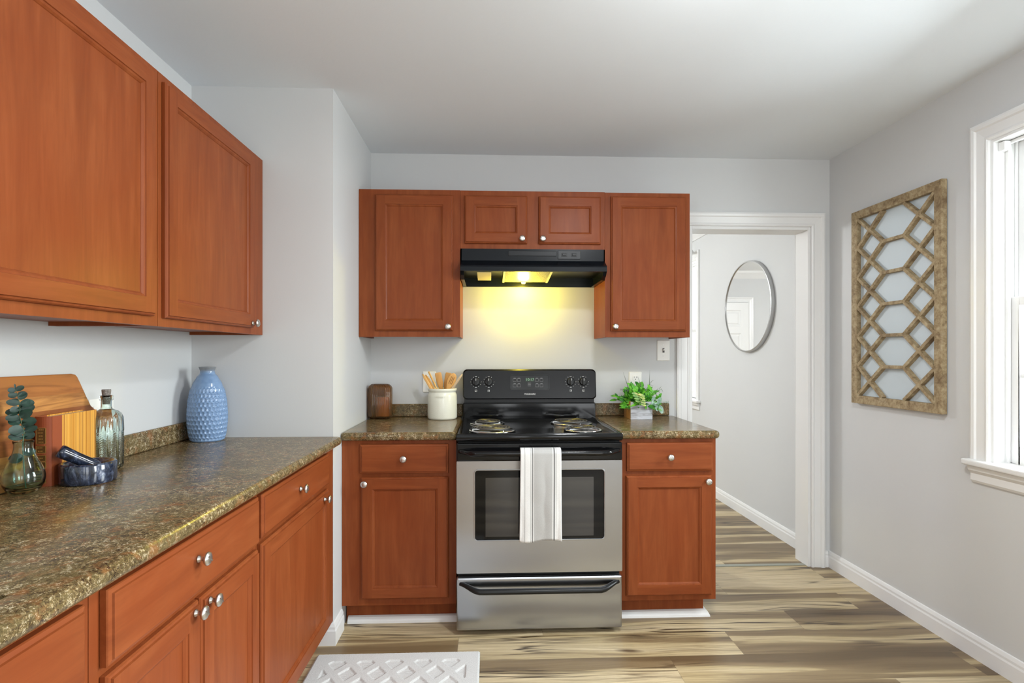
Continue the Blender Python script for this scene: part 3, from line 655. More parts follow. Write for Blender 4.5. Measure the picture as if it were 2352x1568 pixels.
def towel_mat():
    m = M('towel_cotton', (.8, .8, .78), .9, 0, Sheen_Weight=.3); t = NT(m)
    sep = t.n('SeparateXYZ', Vector=t.n('TexCoord').outputs['Object'])
    x = t.math('ADD', sep.outputs[0], .0018)                      # 0 at the towel's middle
    u = t.n('MapRange', Value=x, i1=-.0905, i2=.0905).outputs[0]
    W_, Gd, Gm = srgb(236, 235, 232), srgb(142, 141, 139), srgb(190, 189, 186)
    c = t.n('ValToRGB', Fac=u); cr = c.color_ramp; cr.interpolation = 'CONSTANT'
    st = [(0, W_), (.095, Gm), (.115, W_), (.24, Gm), (.255, W_), (.275, Gd), (.31, W_), (.33, Gm), (.785, W_), (.805, Gd), (.85, W_), (.87, Gm), (.885, W_)]
    while len(cr.elements) < len(st): cr.elements.new(.5)
    for e, (p_, q) in zip(cr.elements, st): e.position = p_; e.color = q
    wv = t.noise(t.coord((700, 40, 260)), 1, 2); t.base(t.mix(.25, c.outputs[0], wv, 'MULTIPLY')); 
    t.bump(t.noise(t.coord((500, 500, 500)), 1, 2), .5, .001); return m
o = obj('dish_towel', b, towel_mat(), None, (SX, SYF, 0)); q = o.modifiers.new('t', 'SOLIDIFY'); q.thickness = .004; q.offset = 0
tag(o, 'white striped dish towel folded over the black oven door handle', 'towel')

# ------------------------------------------------------------------ wall plates
def outlet(name, label, x, z, kind):
    r = thing(name, label, 'wall plate', (x, D, z))
    b = MB(); b.loops([rrz(-.0385, .0385, -.061, .061, .004, -.0005), rrz(-.0385, .0385, -.061, .061, .004, -.003), rrz(-.035, .035, -.0575, .0575, .004, -.006)], 0, cap0=True, cap1=True)
    obj('cover_plate', b, mWhite, r)
    dk = M('slot', (.05, .05, .05), .5)
    if kind == 'outlet':
        for cz in (.024, -.024):
            b = MB(); b.loops([rrz(-.017, .017, cz-.0145, cz+.0145, .008, -.006), rrz(-.0165, .0165, cz-.014, cz+.014, .008, -.0085)], 0, cap1=True); s_ = obj('receptacle', b, mWhite, r)
            b = MB(); b.box(-.0085, -.0065, -.0092, -.0084, cz+.001, cz+.009); b.box(.0055, .0085, -.0092, -.0084, cz+.001, cz+.009)
            b.lathe([(.0026, -.0084), (.0026, -.0092)], 10, (0, 0, cz-.007), 'y'); obj('slot', b, dk, s_)
    else:
        b = MB(); b.box(-.0055, .0055, -.0075, -.006, -.013, .013); obj('toggle_slot', b, dk, r)
        b = MB(); b.box(-.004, .004, -.020, -.006, -.006, .0035); b.xf(Matrix.Rotation(R(-18), 4, 'X')); obj('toggle', b, mWhite, r, bevel=.001)
        for cz in (.032, -.032): b = MB(); b.lathe([(.0035, -.006), (.003, -.0075)], 10, (0, 0, cz), 'y'); obj('screw', b, mNickel, r)
    return r
outlet('light_switch', 'white toggle light switch beside the doorway casing', 1.034, 1.299, 'switch')
outlet('wall_outlet', 'white outlet behind the potted plant', .866, 1.1115, 'outlet')
outlet('wall_outlet', 'white outlet behind the utensil crock', -.347, 1.1145, 'outlet')
r = thing('wall_outlet', 'white wide outlet plate on left wall behind the glass bottle', 'wall plate', (WL, 1.895, 1.072))
b = MB(); b.box(0.0003, .005, -.058, .058, -.058, .058); obj('cover_plate', b, mWhite, r, bevel=.003)
for yy in (-.024, .024): b = MB(); b.box(.004, .007, yy-.017, yy+.017, -.034, .034); obj('receptacle', b, mWhite, r, bevel=.0015)

# ------------------------------------------------------------------ things on the short counters
ZC = .9141
mCrock = M('cream_glaze', srgb(232, 230, 214), .22, 0, Coat_Weight=.3)
r = thing('utensil_crock', 'cream ceramic crock holding wooden utensils, left of the range', 'crock', (-.262, 3.118, ZC))
b = MB(); b.lathe([(0, .0), (.074, .0), (.080, .004), (.0815, .012), (.0815, .128), (.080, .138), (.075, .147), (.0735, .151), (.078, .156), (.0805, .162), (.0805, .169), (.078, .172), (.074, .171), (.072, .164), (.072, .02), (0, .014)], 64); obj('body', b, mCrock, r)
b = MB()
nx = 54
for j in range(17):
    for i in range(nx):
        a = 2*PI*(i+(j % 2)*.5)/nx; z = .012+j*.0056
        if math.sin(a) < .25:
            c = Vector((.0815*math.cos(a), .0815*math.sin(a), z)); nrm = Vector((math.cos(a), math.sin(a), 0)); tg = Vector((-math.sin(a), math.cos(a), 0))
            b.add([c+tg*.0026, c+Vector((0, 0, .0021)), c-tg*.0026, c-Vector((0, 0, .0021)), c+nrm*.0012], [(0, 1, 4), (1, 2, 4), (2, 3, 4), (3, 0, 4)], 0, True)
obj('raised_dots', b, mCrock, r)['kind'] = 'stuff'
def wrap_txt(x, y, z): a = -PI/2-.10+x/.0818; rr_ = .0815+.0006+z; return (rr_*math.cos(a), rr_*math.sin(a), .125+y)
obj('lettering', text_mb('UTENSILS', .0135, wrap_txt, .0007), M('glaze_letter', srgb(212, 209, 190), .3), r)
mBam = M('bamboo', srgb(214, 158, 84), .5); mBam2 = M('light_bamboo', srgb(226, 176, 104), .5); mBam3 = M('pale_wood', srgb(206, 178, 140), .55)
for mm in (mBam, mBam2, mBam3):
    t = NT(mm); c = tuple(mm.node_tree.nodes['Principled BSDF'].inputs[0].default_value); g = t.noise(t.coord((60, 60, 6), 1), 1.2, 4, .6)
    t.base(t.mix(g, tuple(x*.78 for x in c[:3])+(1,), tuple(min(1, x*1.15) for x in c[:3])+(1,)))
def utensil(name, label, bx, by, tx, ty, tz, kind, mat, face=0):
    """from (bx,by) on the crock floor to the tip (tx,ty,tz); coordinates relative to the crock"""
    A = Vector((bx, by, .017)); B = Vector((tx, ty, tz)); L = (B-A).length; b = MB()
    if kind == 'stick': prof = [(0, .0035, .0035), (.5, .0045, .0045), (1, .0050, .0040)]
    elif kind == 'spatula': prof = [(0, .006, .0035), (.55, .007, .0035), (.66, .012, .003), (.72, .0165, .0026), (.95, .0185, .0022), (.99, .017, .002), (1, .013, .0015)]
    elif kind == 'spoon': prof = [(0, .006, .004), (.60, .007, .004), (.68, .014, .0035), (.76, .022, .003), (.86, .0245, .003), (.94, .0205, .0026), (.985, .012, .002), (1, .004, .001)]
    elif kind == 'tongs': prof = [(0, .006, .002), (.6, .008, .002), (.9, .008, .002), (1, .003, .0015)]
    else: prof = [(0, .005, .003), (.65, .007, .003), (.72, .014, .002), (1, .015, .0018)]
    z = (B-A).normalized(); x = Vector((math.cos(face), math.sin(face), 0)); x = (x-z*x.dot(z)).normalized(); y = z.cross(x)
    R3 = []
    for t_, w, h in prof:
        c = A+(B-A)*t_; bend = y*(-.010*max(0, t_-.6)/.4 if kind == 'spoon' else 0)
        R3.append([tuple(c+bend+x*w*math.cos(2*PI*k/16)+y*h*math.sin(2*PI*k/16)-A) for k in range(16)])
    b.loops(R3, 0, True, True, True, True)
    o = obj(name, b, mat, None, tuple(Vector((-.262, 3.118, ZC))+A))
    if kind in ('fork',):
        dk = MB()
        for sx in (-.007, 0, .007):
            q = [(A+(B-A)*t_+x*(sx+dx)+y*.0024*sg-A) for t_, dx, sg in ((.80, -.001, 1), (.80, .001, 1), (1.0, .001, 1), (1.0, -.001, 1))]
            dk.add([tuple(p) for p in q], [(0, 1, 2, 3)]); dk.add([tuple(p-y*.0048) for p in q], [(0, 1, 2, 3)])
        obj('tine_gap', dk, M('gap_shade', srgb(120, 78, 36), .8), o)
    if kind == 'spoon' and name == 'slotted_spoon':
        dk = MB()
        for sx in (-.008, 0, .008):
            q = []
            for t_, dx in ((.75, -.0014), (.75, .0014), (.92, .0014), (.92, -.0014)):
                c = A+(B-A)*t_+y*(-.010*(t_-.6)/.4); q.append(c+x*(sx+dx)-A)
            for sg in (.0034, -.0034): dk.add([tuple(p+y*sg) for p in q], [(0, 1, 2, 3)])
        obj('slot', dk, M('slot_shade', srgb(120, 78, 36), .8), o)
    return tag(o, label, 'utensil', 'wooden utensils in the crock')
utensil('wooden_tongs', 'bamboo tongs arm leaning furthest left out of the crock', .03, -.02, -.110, -.010, .252, 'tongs', mBam2, .2)
utensil('wooden_tongs', 'bamboo tongs arm just right of the leftmost utensil', .035, -.015, -.094, -.004, .247, 'tongs', mBam, .2)
utensil('wooden_chopstick', 'thin bamboo stick with the highest tip, leaning left', .045, -.035, -.074, -.030, .266, 'stick', mBam2, 0)
utensil('wooden_spatula', 'broad upright bamboo spatula near the crock middle', .02, .03, -.028, .030, .258, 'spatula', mBam, .1)
utensil('wooden_spatula', 'broad bamboo spatula leaning right from the crock middle', -.012, .035, .034, .034, .257, 'spatula', mBam, -.1)
utensil('slotted_spoon', 'slotted wooden spoon leaning right in the crock', -.030, -.035, .066, -.004, .254, 'spoon', mBam, .25)
utensil('wooden_fork', 'pale wooden utensil leaning furthest right over the range edge', -.050, -.012, .112, -.004, .250, 'tongs', mBam3, .5)

# amber candle jar
mAmber = M('amber_glass', (.50, .28, .115), .05, 0, IOR=1.45, Transmission_Weight=.92)
r = thing('candle_jar', 'amber ribbed glass candle jar in the counter corner by the left wall', 'candle jar', (-.613, 3.140, ZC))
def octo(w, d, z, c=.024, ribs=7, amp=.0018):
    L = []; seq = [((-w+c, -d), (w-c, -d), ribs), ((w-c, -d), (w, -d+c), 3), ((w, -d+c), (w, d-c), 4), ((w, d-c), (w-c, d), 3), ((w-c, d), (-w+c, d), ribs), ((-w+c, d), (-w, d-c), 3), ((-w, d-c), (-w, -d+c), 4), ((-w, -d+c), (-w+c, -d), 3)]
    for (ax, ay), (bx, by), n in seq:
        dx, dy = bx-ax, by-ay; l = math.hypot(dx, dy); nx_, ny_ = dy/l, -dx/l
        for k in range(n*4):
            t = k/(n*4); e = amp*abs(math.sin(PI*t*n)); L.append((ax+dx*t+nx_*e, ay+dy*t+ny_*e, z))
    return L
b = MB(); W_, D_ = .064, .046
b.loops([octo(W_-.016, D_-.016, 0, .018), octo(W_-.004, D_-.004, .008), octo(W_, D_, .018), octo(W_, D_, .172), octo(W_-.006, D_-.006, .184), octo(W_-.018, D_-.018, .194, .016), octo(W_-.021, D_-.021, .194, .015), octo(W_-.010, D_-.010, .182), octo(W_-.005, D_-.005, .168, amp=.0), octo(W_-.005, D_-.005, .016, amp=.0), octo(W_-.014, D_-.014, .010, .018, amp=0)], 0, cap0=True, cap1=True)
obj('glass', b, mAmber, r, auto=50)
b = MB(); b.lathe([(0, 0), (.034, 0), (.0352, .003), (.0352, .106), (.033, .109), (0, .108)], 32); o = obj('candle', b, M('tan_wax', srgb(248, 214, 168), .5, 0), None, (-.600, 3.140, ZC+.0115)); tag(o, 'tan pillar candle standing inside the amber glass jar', 'candle')
b = MB(); b.tube([(0, 0, .106), (.001, 0, .114), (.003, 0, .119)], .001, 6); obj('wick', b, mBlack, o)

# potted plant
random.seed(4)
def wood_wash(name, a, c2, sc=(40, 40, 5)):
    m = M(name, a, .75); t = NT(m); n = t.noise(t.coord(sc), 1.2, 5, .65, .5); t.base(t.ramp(n, [(.35, c2), (.6, a)])); t.bump(n, .3, .001); return m
mWash = wood_wash('whitewashed_board', srgb(206, 208, 214), srgb(150, 148, 150), (9, 40, 60)); mRaw = wood_wash('raw_board', srgb(200, 150, 92), srgb(146, 96, 50), (40, 40, 6))
r = thing('potted_plant', 'green artificial plant in a whitewashed wooden box, right of the range', 'plant', (.846, 3.105, ZC))
b = MB(); b.box(-.061, .061, -.077, -.068, 0, .098); obj('front_board', b, mWash, r, bevel=.001)
b = MB(); b.box(-.061, -.052, -.068, .077, 0, .098); obj('side_board', b, mRaw, r, bevel=.001)
b = MB(); b.box(.052, .061, -.068, .077, 0, .098); obj('side_board', b, mRaw, r, bevel=.001)
b = MB(); b.box(-.052, .052, .068, .077, 0, .098); obj('back_board', b, mRaw, r, bevel=.001)
b = MB(); b.box(-.052, .052, -.068, .068, 0, .075); obj('filling', b, M('moss', (.06, .09, .03), .9), r)
def leaf(b, base, d, l, w, m=0, droop=.3, up=Vector((0, 0, 1)), n=5):
    d = d.normalized(); s_ = d.cross(up)
    if s_.length < .05: s_ = d.cross(Vector((1, 0, 0)))
    s_.normalize(); nn = s_.cross(d); ring = []
    for k in range(n+1):
        t = k/n; c = base+d*l*t-nn*(-1)*0+Vector((0, 0, -droop*l*t*t)); ww = w*math.sin(PI*min(1, .08+.92*t)**.8)*.5
        ring.append((c-s_*ww+nn*ww*.25, c, c+s_*ww+nn*ww*.25))
    vs_ = [tuple(p) for q in ring for p in q]; fs = []
    for k in range(n):
        for j in (0, 1): fs.append((3*k+j, 3*k+j+1, 3*k+4+j, 3*k+3+j))
    b.add(vs_, fs, m, True)
def leafmat(name, c1, c2, rough=.4):
    m = M(name, c1, rough, 0, Subsurface_Weight=.0); t = NT(m); oi = t.n('NewGeometry'); n = t.noise(t.coord(), 45, 2)
    t.base(t.ramp(n, [(.35, c1), (.65, c2)])); return m
mLeafA = leafmat('bright_leaf', srgb(70, 158, 40), srgb(128, 206, 66)); mLeafB = leafmat('dark_leaf', srgb(36, 104, 40), srgb(70, 146, 52)); mLeafC = leafmat('variegated_leaf', srgb(120, 168, 104), srgb(214, 214, 130)); mEuc = leafmat('eucalyptus_leaf', srgb(120, 158, 140), srgb(168, 196, 178))
b = MB()
for s_ in range(92):
    a = random.uniform(0, 2*PI); el = random.uniform(-.08, 1.35); ln = random.uniform(.055, .115)
    d = Vector((math.cos(a)*math.cos(el)*1.05, math.sin(a)*math.cos(el)*.9, math.sin(el)))
    base = Vector((random.uniform(-.035, .035), random.uniform(-.05, .045), .082)); tip = base+d*ln+Vector((0, 0, -.012*math.cos(el)))
    b.tube([base, (base+tip)/2+Vector((0, 0, .006)), tip], .0011, 5, 1)
    for k in range(8):
        t = .35+.65*k/7; c = base+(tip-base)*t; sd = Vector((random.uniform(-1, 1), random.uniform(-1, 1), random.uniform(-.3, .9)))
        leaf(b, c, (d+sd*.95), random.uniform(.030, .050), random.uniform(.013, .020), random.choice((0, 0, 0, 0, 1)), .25, Vector((random.uniform(-.5, .5), -.85, random.uniform(.2, .8))))
b.v = [(x, min(y, .097), max(z, .016)) for x, y, z in b.v]
obj('foliage', b, [mLeafA, mLeafB], r)
def oval_leaf(b, c, d, nrm, l, w):
    d = d.normalized(); s_ = d.cross(nrm).normalized(); nn = s_.cross(d); n = 16
    rim = [tuple(c+d*(l*.5*(1-math.cos(2*PI*k/n)))+s_*(w*.5*math.sin(2*PI*k/n))+nn*(.10*w*abs(math.sin(2*PI*k/n)))) for k in range(n)]
    b.add(rim+[tuple(c+d*l*.5)], [(k, (k+1) % n, n) for k in range(n)], 0, True)
b = MB(); top = Vector((-.022, -.085, .142)); end = Vector((-.010, -.105, .086))
b.tube([Vector((-.01, -.055, .10)), top, (top+end)/2+Vector((.002, -.006, 0)), end], .0012, 5)
for k in range(5):
    c = top+(end-top)*(k/4.2)
    for sg in (-1, 1): oval_leaf(b, c, Vector((sg*1.0, -.25, .12 if sg < 0 else -.35)), Vector((0, -.75, .65)), .040-.003*k, .017)
obj('variegated_sprig', b, mLeafC, r)
b = MB(); base = Vector((.040, -.060, .095)); tip = Vector((.105, -.100, .070))
b.tube([base, base+(tip-base)*.5+Vector((0, 0, .02)), tip], .0012, 5)
for k, (t, dx, dz, l, w) in enumerate(((.12, -.25, -1, .040, .022), (.38, -.1, -1, .046, .026), (.62, .05, -1, .050, .028), (.88, .2, -1, .046, .026), (.3, .5, .9, .030, .018), (.75, .35, 1, .040, .024))):
    c = base+(tip-base)*t+Vector((0, 0, .018*math.sin(PI*t))); oval_leaf(b, c, Vector((dx, -.25, dz)), Vector((.25-.1*k, -1, .15)), l, w)
obj('eucalyptus_sprig', b, mEuc, r)
b = MB(); b.tube([(.11, -.02, .085), (.14, -.03, .088), (.165, -.035, .092)], .001, 5)
for k in range(5):
    for sg in (-1, 1): leaf(b, Vector((.128+.009*k, -.028, .087+.001*k)), Vector((.5, .1, sg)), .011, .004, 0, 0)
obj('pale_sprig', b, mEuc, r)
mLav = M('lavender', srgb(120, 110, 130), .8)
b = MB(); b.tube([(-.03, -.02, .10), (-.06, -.03, .158), (-.075, -.03, .164)], .001, 5)
for k in range(26):
    t = k/25; c = Vector((-.052-.052*t, -.03, .155+.010*t)); leaf(b, c, Vector((-.6, math.sin(k*2.4), math.cos(k*2.4))), .010, .005, 0, 0)
obj('lavender_sprig', b, mLav, r)
b = MB()
for x0, x1, z1 in ((-.045, -.085, .262), (.055, .068, .272), (.02, .0, .235)):
    p = [Vector((x0, .0, .12)), Vector(((x0+x1)/2+.004, .0, .19)), Vector((x1, 0, z1))]; b.tube(p, [.0022, .0018, .0003], 6)
obj('grass_blade', b, M('grey_grass', srgb(96, 104, 98), .6), r)
b = MB(); b.tube([(.03, 0, .12), (.05, -.01, .17), (.075, -.01, .205)], .001, 5)
for k in range(4): leaf(b, Vector((.045+.008*k, -.01, .165+.012*k)), Vector((.7, 0, .6 if k % 2 else -.1)), .03, .009, 0, .1)
b.tube([(.05, 0, .12), (.09, -.01, .145), (.13, -.015, .163)], .001, 5)
for k in range(7): leaf(b, Vector((.075+.009*k, -.012, .138+.005*k)), Vector((.5, 0, .8 if k % 2 else -.8)), .022, .008, 0, .1)
obj('leafy_twig', b, leafmat('twig_leaf', srgb(84, 110, 84), srgb(128, 150, 120)), r)

# ------------------------------------------------------------------ things on the left counter
# blue vase with scalloped cells
mBlue = M('blue_glaze', srgb(126, 152, 190), .15, 0, Coat_Weight=.5)
def blue():
    t = NT(mBlue); sep = t.n('SeparateXYZ', Vector=t.n('TexCoord').outputs['Object'])
    f = t.n('MapRange', Value=sep.outputs[2], i1=.284, i2=.300).outputs[0]
    n = t.noise(t.coord((1, 1, 1)), 60, 3)
    t.base(t.mix(f, t.mix(n, srgb(106, 136, 174), srgb(130, 158, 192)), srgb(120, 124, 128)))
blue()
def interp(prof, z):
    for (r0, z0), (r1, z1) in zip(prof, prof[1:]):
        if z0 <= z <= z1: t = (z-z0)/(z1-z0+1e-9); t = t*t*(3-2*t)*.35+t*.65; return r0+(r1-r0)*t
    return prof[-1][0]
vp = [(.060, 0), (.066, .006), (.072, .03), (.0765, .07), (.0775, .11), (.0745, .16), (.067, .205), (.055, .240), (.040, .268), (.029, .282), (.0275, .292), (.031, .302), (.0335, .308)]
b = MB(); nz, na = 150, 192; L = []
cells = 30; rowh = .0183
for j in range(nz+1):
    z = .308*j/nz; r0 = interp(vp, z); ring = []
    for i in range(na):
        a = 2*PI*i/na; dd = 0
        if .004 < z < .232:
            k = int(z/rowh); fz = (z/rowh-k)*2-1; fa = ((a/(2*PI)*cells+(k % 2)*.5) % 1)*2-1
            q = max(0, 1-(fa*fa*1.05+fz*fz*.9)); fade = min(1, (z-.004)/.01, (.232-z)/.03); dd = -.0052*min(1, q*1.9)*fade*(.75+.25*-fz)
        ring.append(((r0+dd)*math.cos(a), (r0+dd)*math.sin(a), z))
    L.append(ring)
for rr_, z in ((.0335, .3095), (.029, .3095), (.0265, .300), (.0255, .285), (.045, .25), (.055, .20)): L.append([(rr_*math.cos(2*PI*i/na), rr_*math.sin(2*PI*i/na), z) for i in range(na)])
b.loops(L, 0, True, True, True, True)
o = obj('blue_vase', b, mBlue, None, (-1.184, 2.374, ZC)); tag(o, 'blue ceramic vase with scalloped texture in the counter corner', 'vase')

# cutting board: lies on its long edge, leaning on the wall, handle pointing right
def board_mat():
    m = M('acacia', srgb(190, 124, 64), .42); t = NT(m)
    tc = t.n('TexCoord').outputs['Object']
    sep = t.n('SeparateXYZ', Vector=tc)
    wob = t.math('MULTIPLY', t.math('SUBTRACT', t.noise(tc, 3, 2), .5), .004)
    u = t.n('MapRange', Value=t.math('ADD', sep.outputs[1], wob), i1=-.151, i2=.151).outputs[0]
    q = t.n('ValToRGB', Fac=u); cr = q.color_ramp; cr.interpolation = 'CONSTANT'
    st = [(0, srgb(168, 102, 50)), (.16, srgb(196, 134, 72)), (.30, srgb(150, 86, 42)), (.44, srgb(178, 112, 56)), (.53, srgb(146, 84, 42)), (.66, srgb(198, 138, 74)), (.80, srgb(170, 106, 52))]
    while len(cr.elements) < len(st): cr.elements.new(.5)
    for e, (p_, c_) in zip(cr.elements, st): e.position = p_; e.color = c_
    vv = t.n('VectorMath', _operation='ADD', i0=t.n('Mapping', Vector=tc, Scale=(3.0, 26, 1)).outputs[0], i1=t.n('CombineXYZ', X=t.math('MULTIPLY', t.n('SeparateColor', Color=q.outputs[0]).outputs[0], 91)).outputs[0]).outputs[0]
    g = t.noise(vv, 1, 6, .62, 1.3)
    t.base(t.mix(t.ramp(g, [(.36, (.75, .75, .75)), (.56, (0, 0, 0))]), q.outputs[0], srgb(112, 60, 26))); return m
b = MB(); hw = .151; Ltop = 1.772                       # outline in (u along wall, v up from the middle)
top = [(.012, hw), (.026, hw-.003), (.034, hw-.010), (.050, .112), (.067, .079), (.086, .046), (.108, .029), (.135, .0235), (.19, .0235), (.203, .016), (.208, 0)]
out = [(-.475, hw-.015), (-.46, hw)]+top+[(u, -v) for u, v in top[-2::-1]]+[(-.46, -hw), (-.475, -hw+.015)]
b.prism(out, 0, .012, lambda a, c, h: (a, c, h))
o = obj('cutting_board', b, board_mat(), None, (0, 0, 0), bevel=.003, seg=2)
lean = math.atan((.0150)/(1.215-.914))
# local x -> world +y, local y -> up, local z -> world +x (towards the room)
o.matrix_world = Matrix.Translation((-1.2818, 1.735, ZC+hw+.0004)) @ Matrix.Rotation(-lean, 4, 'Y') @ Matrix(((0, 0, 1, 0), (1, 0, 0, 0), (0, 1, 0, 0), (0, 0, 0, 1)))
tag(o, 'paddle shaped wooden cutting board leaning on the left wall behind the book', 'cutting board')

# book standing with its spine to the viewer
def book_cloth():
    m = M('striped_cloth', srgb(226, 160, 60), .7); t = NT(m); tc = t.coord((1, 1, 1))
    n = t.noise(t.n('Mapping', Vector=tc, Scale=(70, .0, .0)).outputs[0], 1, 3, .7); f2 = t.noise(t.n('Mapping', Vector=tc, Scale=(400, 400, 12)).outputs[0], 1, 2)
    c = t.ramp(n, [(.36, srgb(140, 84, 30)), (.43, srgb(222, 150, 46)), (.50, srgb(236, 176, 76)), (.55, srgb(170, 104, 36)), (.61, srgb(226, 156, 52)), (.70, srgb(238, 190, 96))]); t.base(t.mix(.3, c, f2, 'MULTIPLY')); return m
mLeather = M('red_brown_leather', srgb(146, 70, 38), .5); mGold = M('gold_foil', srgb(186, 150, 84), .35, .6); mGoldPanel = M('dark_gold_label', srgb(96, 66, 28), .45, .2); mPage = M('page_edge', srgb(222, 206, 168), .8); mCloth = book_cloth()
BW, BT, BHt = .200, .042, .191
r = thing('hardcover_book', 'brown spined hardcover book with striped orange boards, on left counter', 'book', (-1.2015, 1.569, ZC), R(90+5))
# local: x along the cover away from the viewer, y: thickness (+y towards the wall), z up
b = MB(); b.box(.0, .042, 0, .003, 0, BHt, 0); b.box(.0, .042, BT-.003, BT, 0, BHt, 0)
b.loops([[(-.006*math.sin(PI*k/8)*1.0, BT*k/8, z) for k in range(9)]+[(.003, BT, z), (.003, 0, z)] for z in (0, BHt)], 0, cap0=True, cap1=True)
sp = obj('spine', b, mLeather, r)
b = MB(); b.box(.0415, BW, 0.0002, .0028, 0, BHt); obj('front_cover', b, mCloth, r, bevel=.0006)
b = MB(); b.box(.0415, BW, BT-.0028, BT-.0002, 0, BHt); obj('back_cover', b, mCloth, r, bevel=.0006)
b = MB(); b.box(.004, BW-.005, .003, BT-.003, .004, BHt-.004); obj('pages', b, mPage, r)
b = MB(); g = MB()
for z0, z1, rows_ in ((.118, .160, 5), (.093, .111, 2), (.071, .085, 1), (.051, .067, 2), (.031, .044, 1), (.011, .026, 1)):
    xx = -.0068
    b.box(xx, xx+.0012, .012, BT-.008, z0, z1)
    for (a0, a1, c0, c1) in ((.011, BT-.007, z0-.0012, z0), (.011, BT-.007, z1, z1+.0012), (.0105, .0117, z0, z1), (BT-.0082, BT-.007, z0, z1)): g.box(xx-.0004, xx+.0008, a0, a1, c0, c1)
    for k in range(rows_):
        zz = z0+(z1-z0)*(k+.5)/rows_; y = .016+random.uniform(0, .004)
        while y < BT-.014: w = random.uniform(.002, .0045); g.box(xx-.0003, xx+.0005, y, y+w, zz-.0012, zz+.0012); y += w+.0012
obj('spine_label', b, mGoldPanel, sp); obj('gilt_tooling', g, mGold, sp)

# corked bottle
mAqua = M('aqua_glass', (.86, .96, .92), .03, 0, IOR=1.45, Transmission_Weight=1.0)
r = thing('glass_bottle', 'clear ribbed glass bottle with cork between book and blue vase', 'bottle', (-1.2165, 1.808, ZC))
ribf = lambda a, h: 1+(.055*(abs(math.cos(a*8))-.6)*min(1, (.180-h)/.02) if .008 < h < .180 else 0)
outp = [(.040, 0), (.0445, .004), (.0455, .012), (.0455, .050), (.0455, .100), (.0455, .120), (.0455, .150), (.0445, .162), (.040, .174), (.031, .182), (.021, .186), (.0165, .190), (.0155, .198), (.0155, .214), (.0185, .218), (.019, .226), (.018, .231), (.0150, .232)]
inp = [(.0115, .231), (.0115, .198), (.013, .190), (.027, .180), (.037, .171), (.0415, .160), (.0418, .015), (.038, .009)]
b = MB(); na = 192; L = []
def ring(rr_, h, f=None): return [(rr_*(f(2*PI*i/na, h) if f else 1)*math.cos(2*PI*i/na), rr_*(f(2*PI*i/na, h) if f else 1)*math.sin(2*PI*i/na), h) for i in range(na)]
dense = []
for (r0, z0), (r1, z1) in zip(outp, outp[1:]):
    n = max(1, int((z1-z0)/.0025)) if .012 <= z0 and z1 <= .125 else 1
    for k in range(n): dense.append((r0+(r1-r0)*k/n, z0+(z1-z0)*k/n))
dense.append(outp[-1])
def hob(a, h): return ribf(a, h)+(.020*math.sin(h*900+ (1 if int(a/(PI/8)) % 2 else -1)*a*30) if .035 < h < .122 else 0)
for rr_, h in dense: L.append(ring(rr_, h, hob))
for rr_, h in inp: L.append(ring(rr_, h))
b.loops(L, 0, True, True, True, True); obj('glass', b, mAqua, r)
mCork = M('grey_cork', srgb(122, 112, 104), .9); t = NT(mCork); n = t.noise(t.coord((1, 1, 1)), 420, 3, .7); t.base(t.ramp(n, [(.4, srgb(82, 74, 68)), (.6, srgb(150, 142, 134))]))
b = MB(); b.lathe([(0, .204), (.0098, .204), (.0112, .231), (.0128, .248), (.0120, .2505), (0, .2505)], 24); obj('cork', b, mCork, r)

# mortar and pestle
def marble():
    m = M('blue_grey_marble', srgb(60, 70, 88), .12, 0, Coat_Weight=.4); t = NT(m); v = t.coord((1, 1, .55), 0, rot=(.3, .2, .5))
    n = t.noise(v, 20, 7, .68, 2.2); t.base(t.ramp(n, [(.38, srgb(16, 20, 30)), (.52, srgb(38, 46, 64)), (.62, srgb(84, 94, 116)), (.74, srgb(176, 180, 192))])); return m
mMar = marble()
b = MB(); b.lathe([(0, 0), (.062, 0), (.0665, .003), (.0675, .008), (.0675, .052), (.0655, .057), (.0625, .058), (.059, .056), (.055, .048), (.045, .026), (.028, .016), (0, .014)], 64)
o = obj('mortar', b, mMar, None, (-1.1395, 1.620, ZC)); tag(o, 'low round blue grey marble mortar bowl in front of the book', 'mortar')
A, B = Vector((.026, .004, .044)), Vector((-.034, -.044, .095)); b = MB(); ax = (B-A); ln = ax.length+.012
b.lathe([(0, -.006), (.010, -.004), (.015, .002), (.0168, .012), (.0160, .03), (.0160, .06), (.0180, ln-.012), (.0182, ln-.004), (.0155, ln), (0, ln)], 28)
q = ax.normalized().to_track_quat('Z', 'Y').to_matrix().to_4x4()
b.xf(q); o = obj('pestle', b, mMar, None, (-1.1395+.024, 1.620+.004, ZC+.040)); tag(o, 'blue grey marble pestle resting slantwise in the mortar', 'pestle')

# bud vase and stem
mTeal = M('teal_glass', (.70, .91, .85), .03, 0, IOR=1.42, Transmission_Weight=1.0)
o_prof = [(.018, 0), (.028, .003), (.038, .014), (.0445, .029), (.046, .042), (.044, .056), (.038, .072), (.030, .088), (.0235, .104), (.0200, .120), (.0205, .130), (.0235, .138)]
i_prof = [(.0215, .138), (.0185, .130), (.0178, .120), (.021, .104), (.0275, .088), (.0355, .072), (.0415, .056), (.0432, .042), (.0415, .030), (.034, .017), (.018, .010)]
b = MB(); na = 64; L = []
for k, (rr_, h) in enumerate(o_prof+i_prof):
    L.append([(rr_*(1+.008*math.sin(5*2*PI*i/na+h*60))*math.cos(2*PI*i/na), rr_*(1+.008*math.sin(3*2*PI*i/na+h*90))*math.sin(2*PI*i/na), h) for i in range(na)])
b.loops(L, 0, True, True, True, True)
VX, VY = -1.2105, 1.488
o = obj('bud_vase', b, mTeal, None, (VX, VY, ZC), subsurf=1); tag(o, 'small teal glass bud vase at the photo left edge', 'vase')
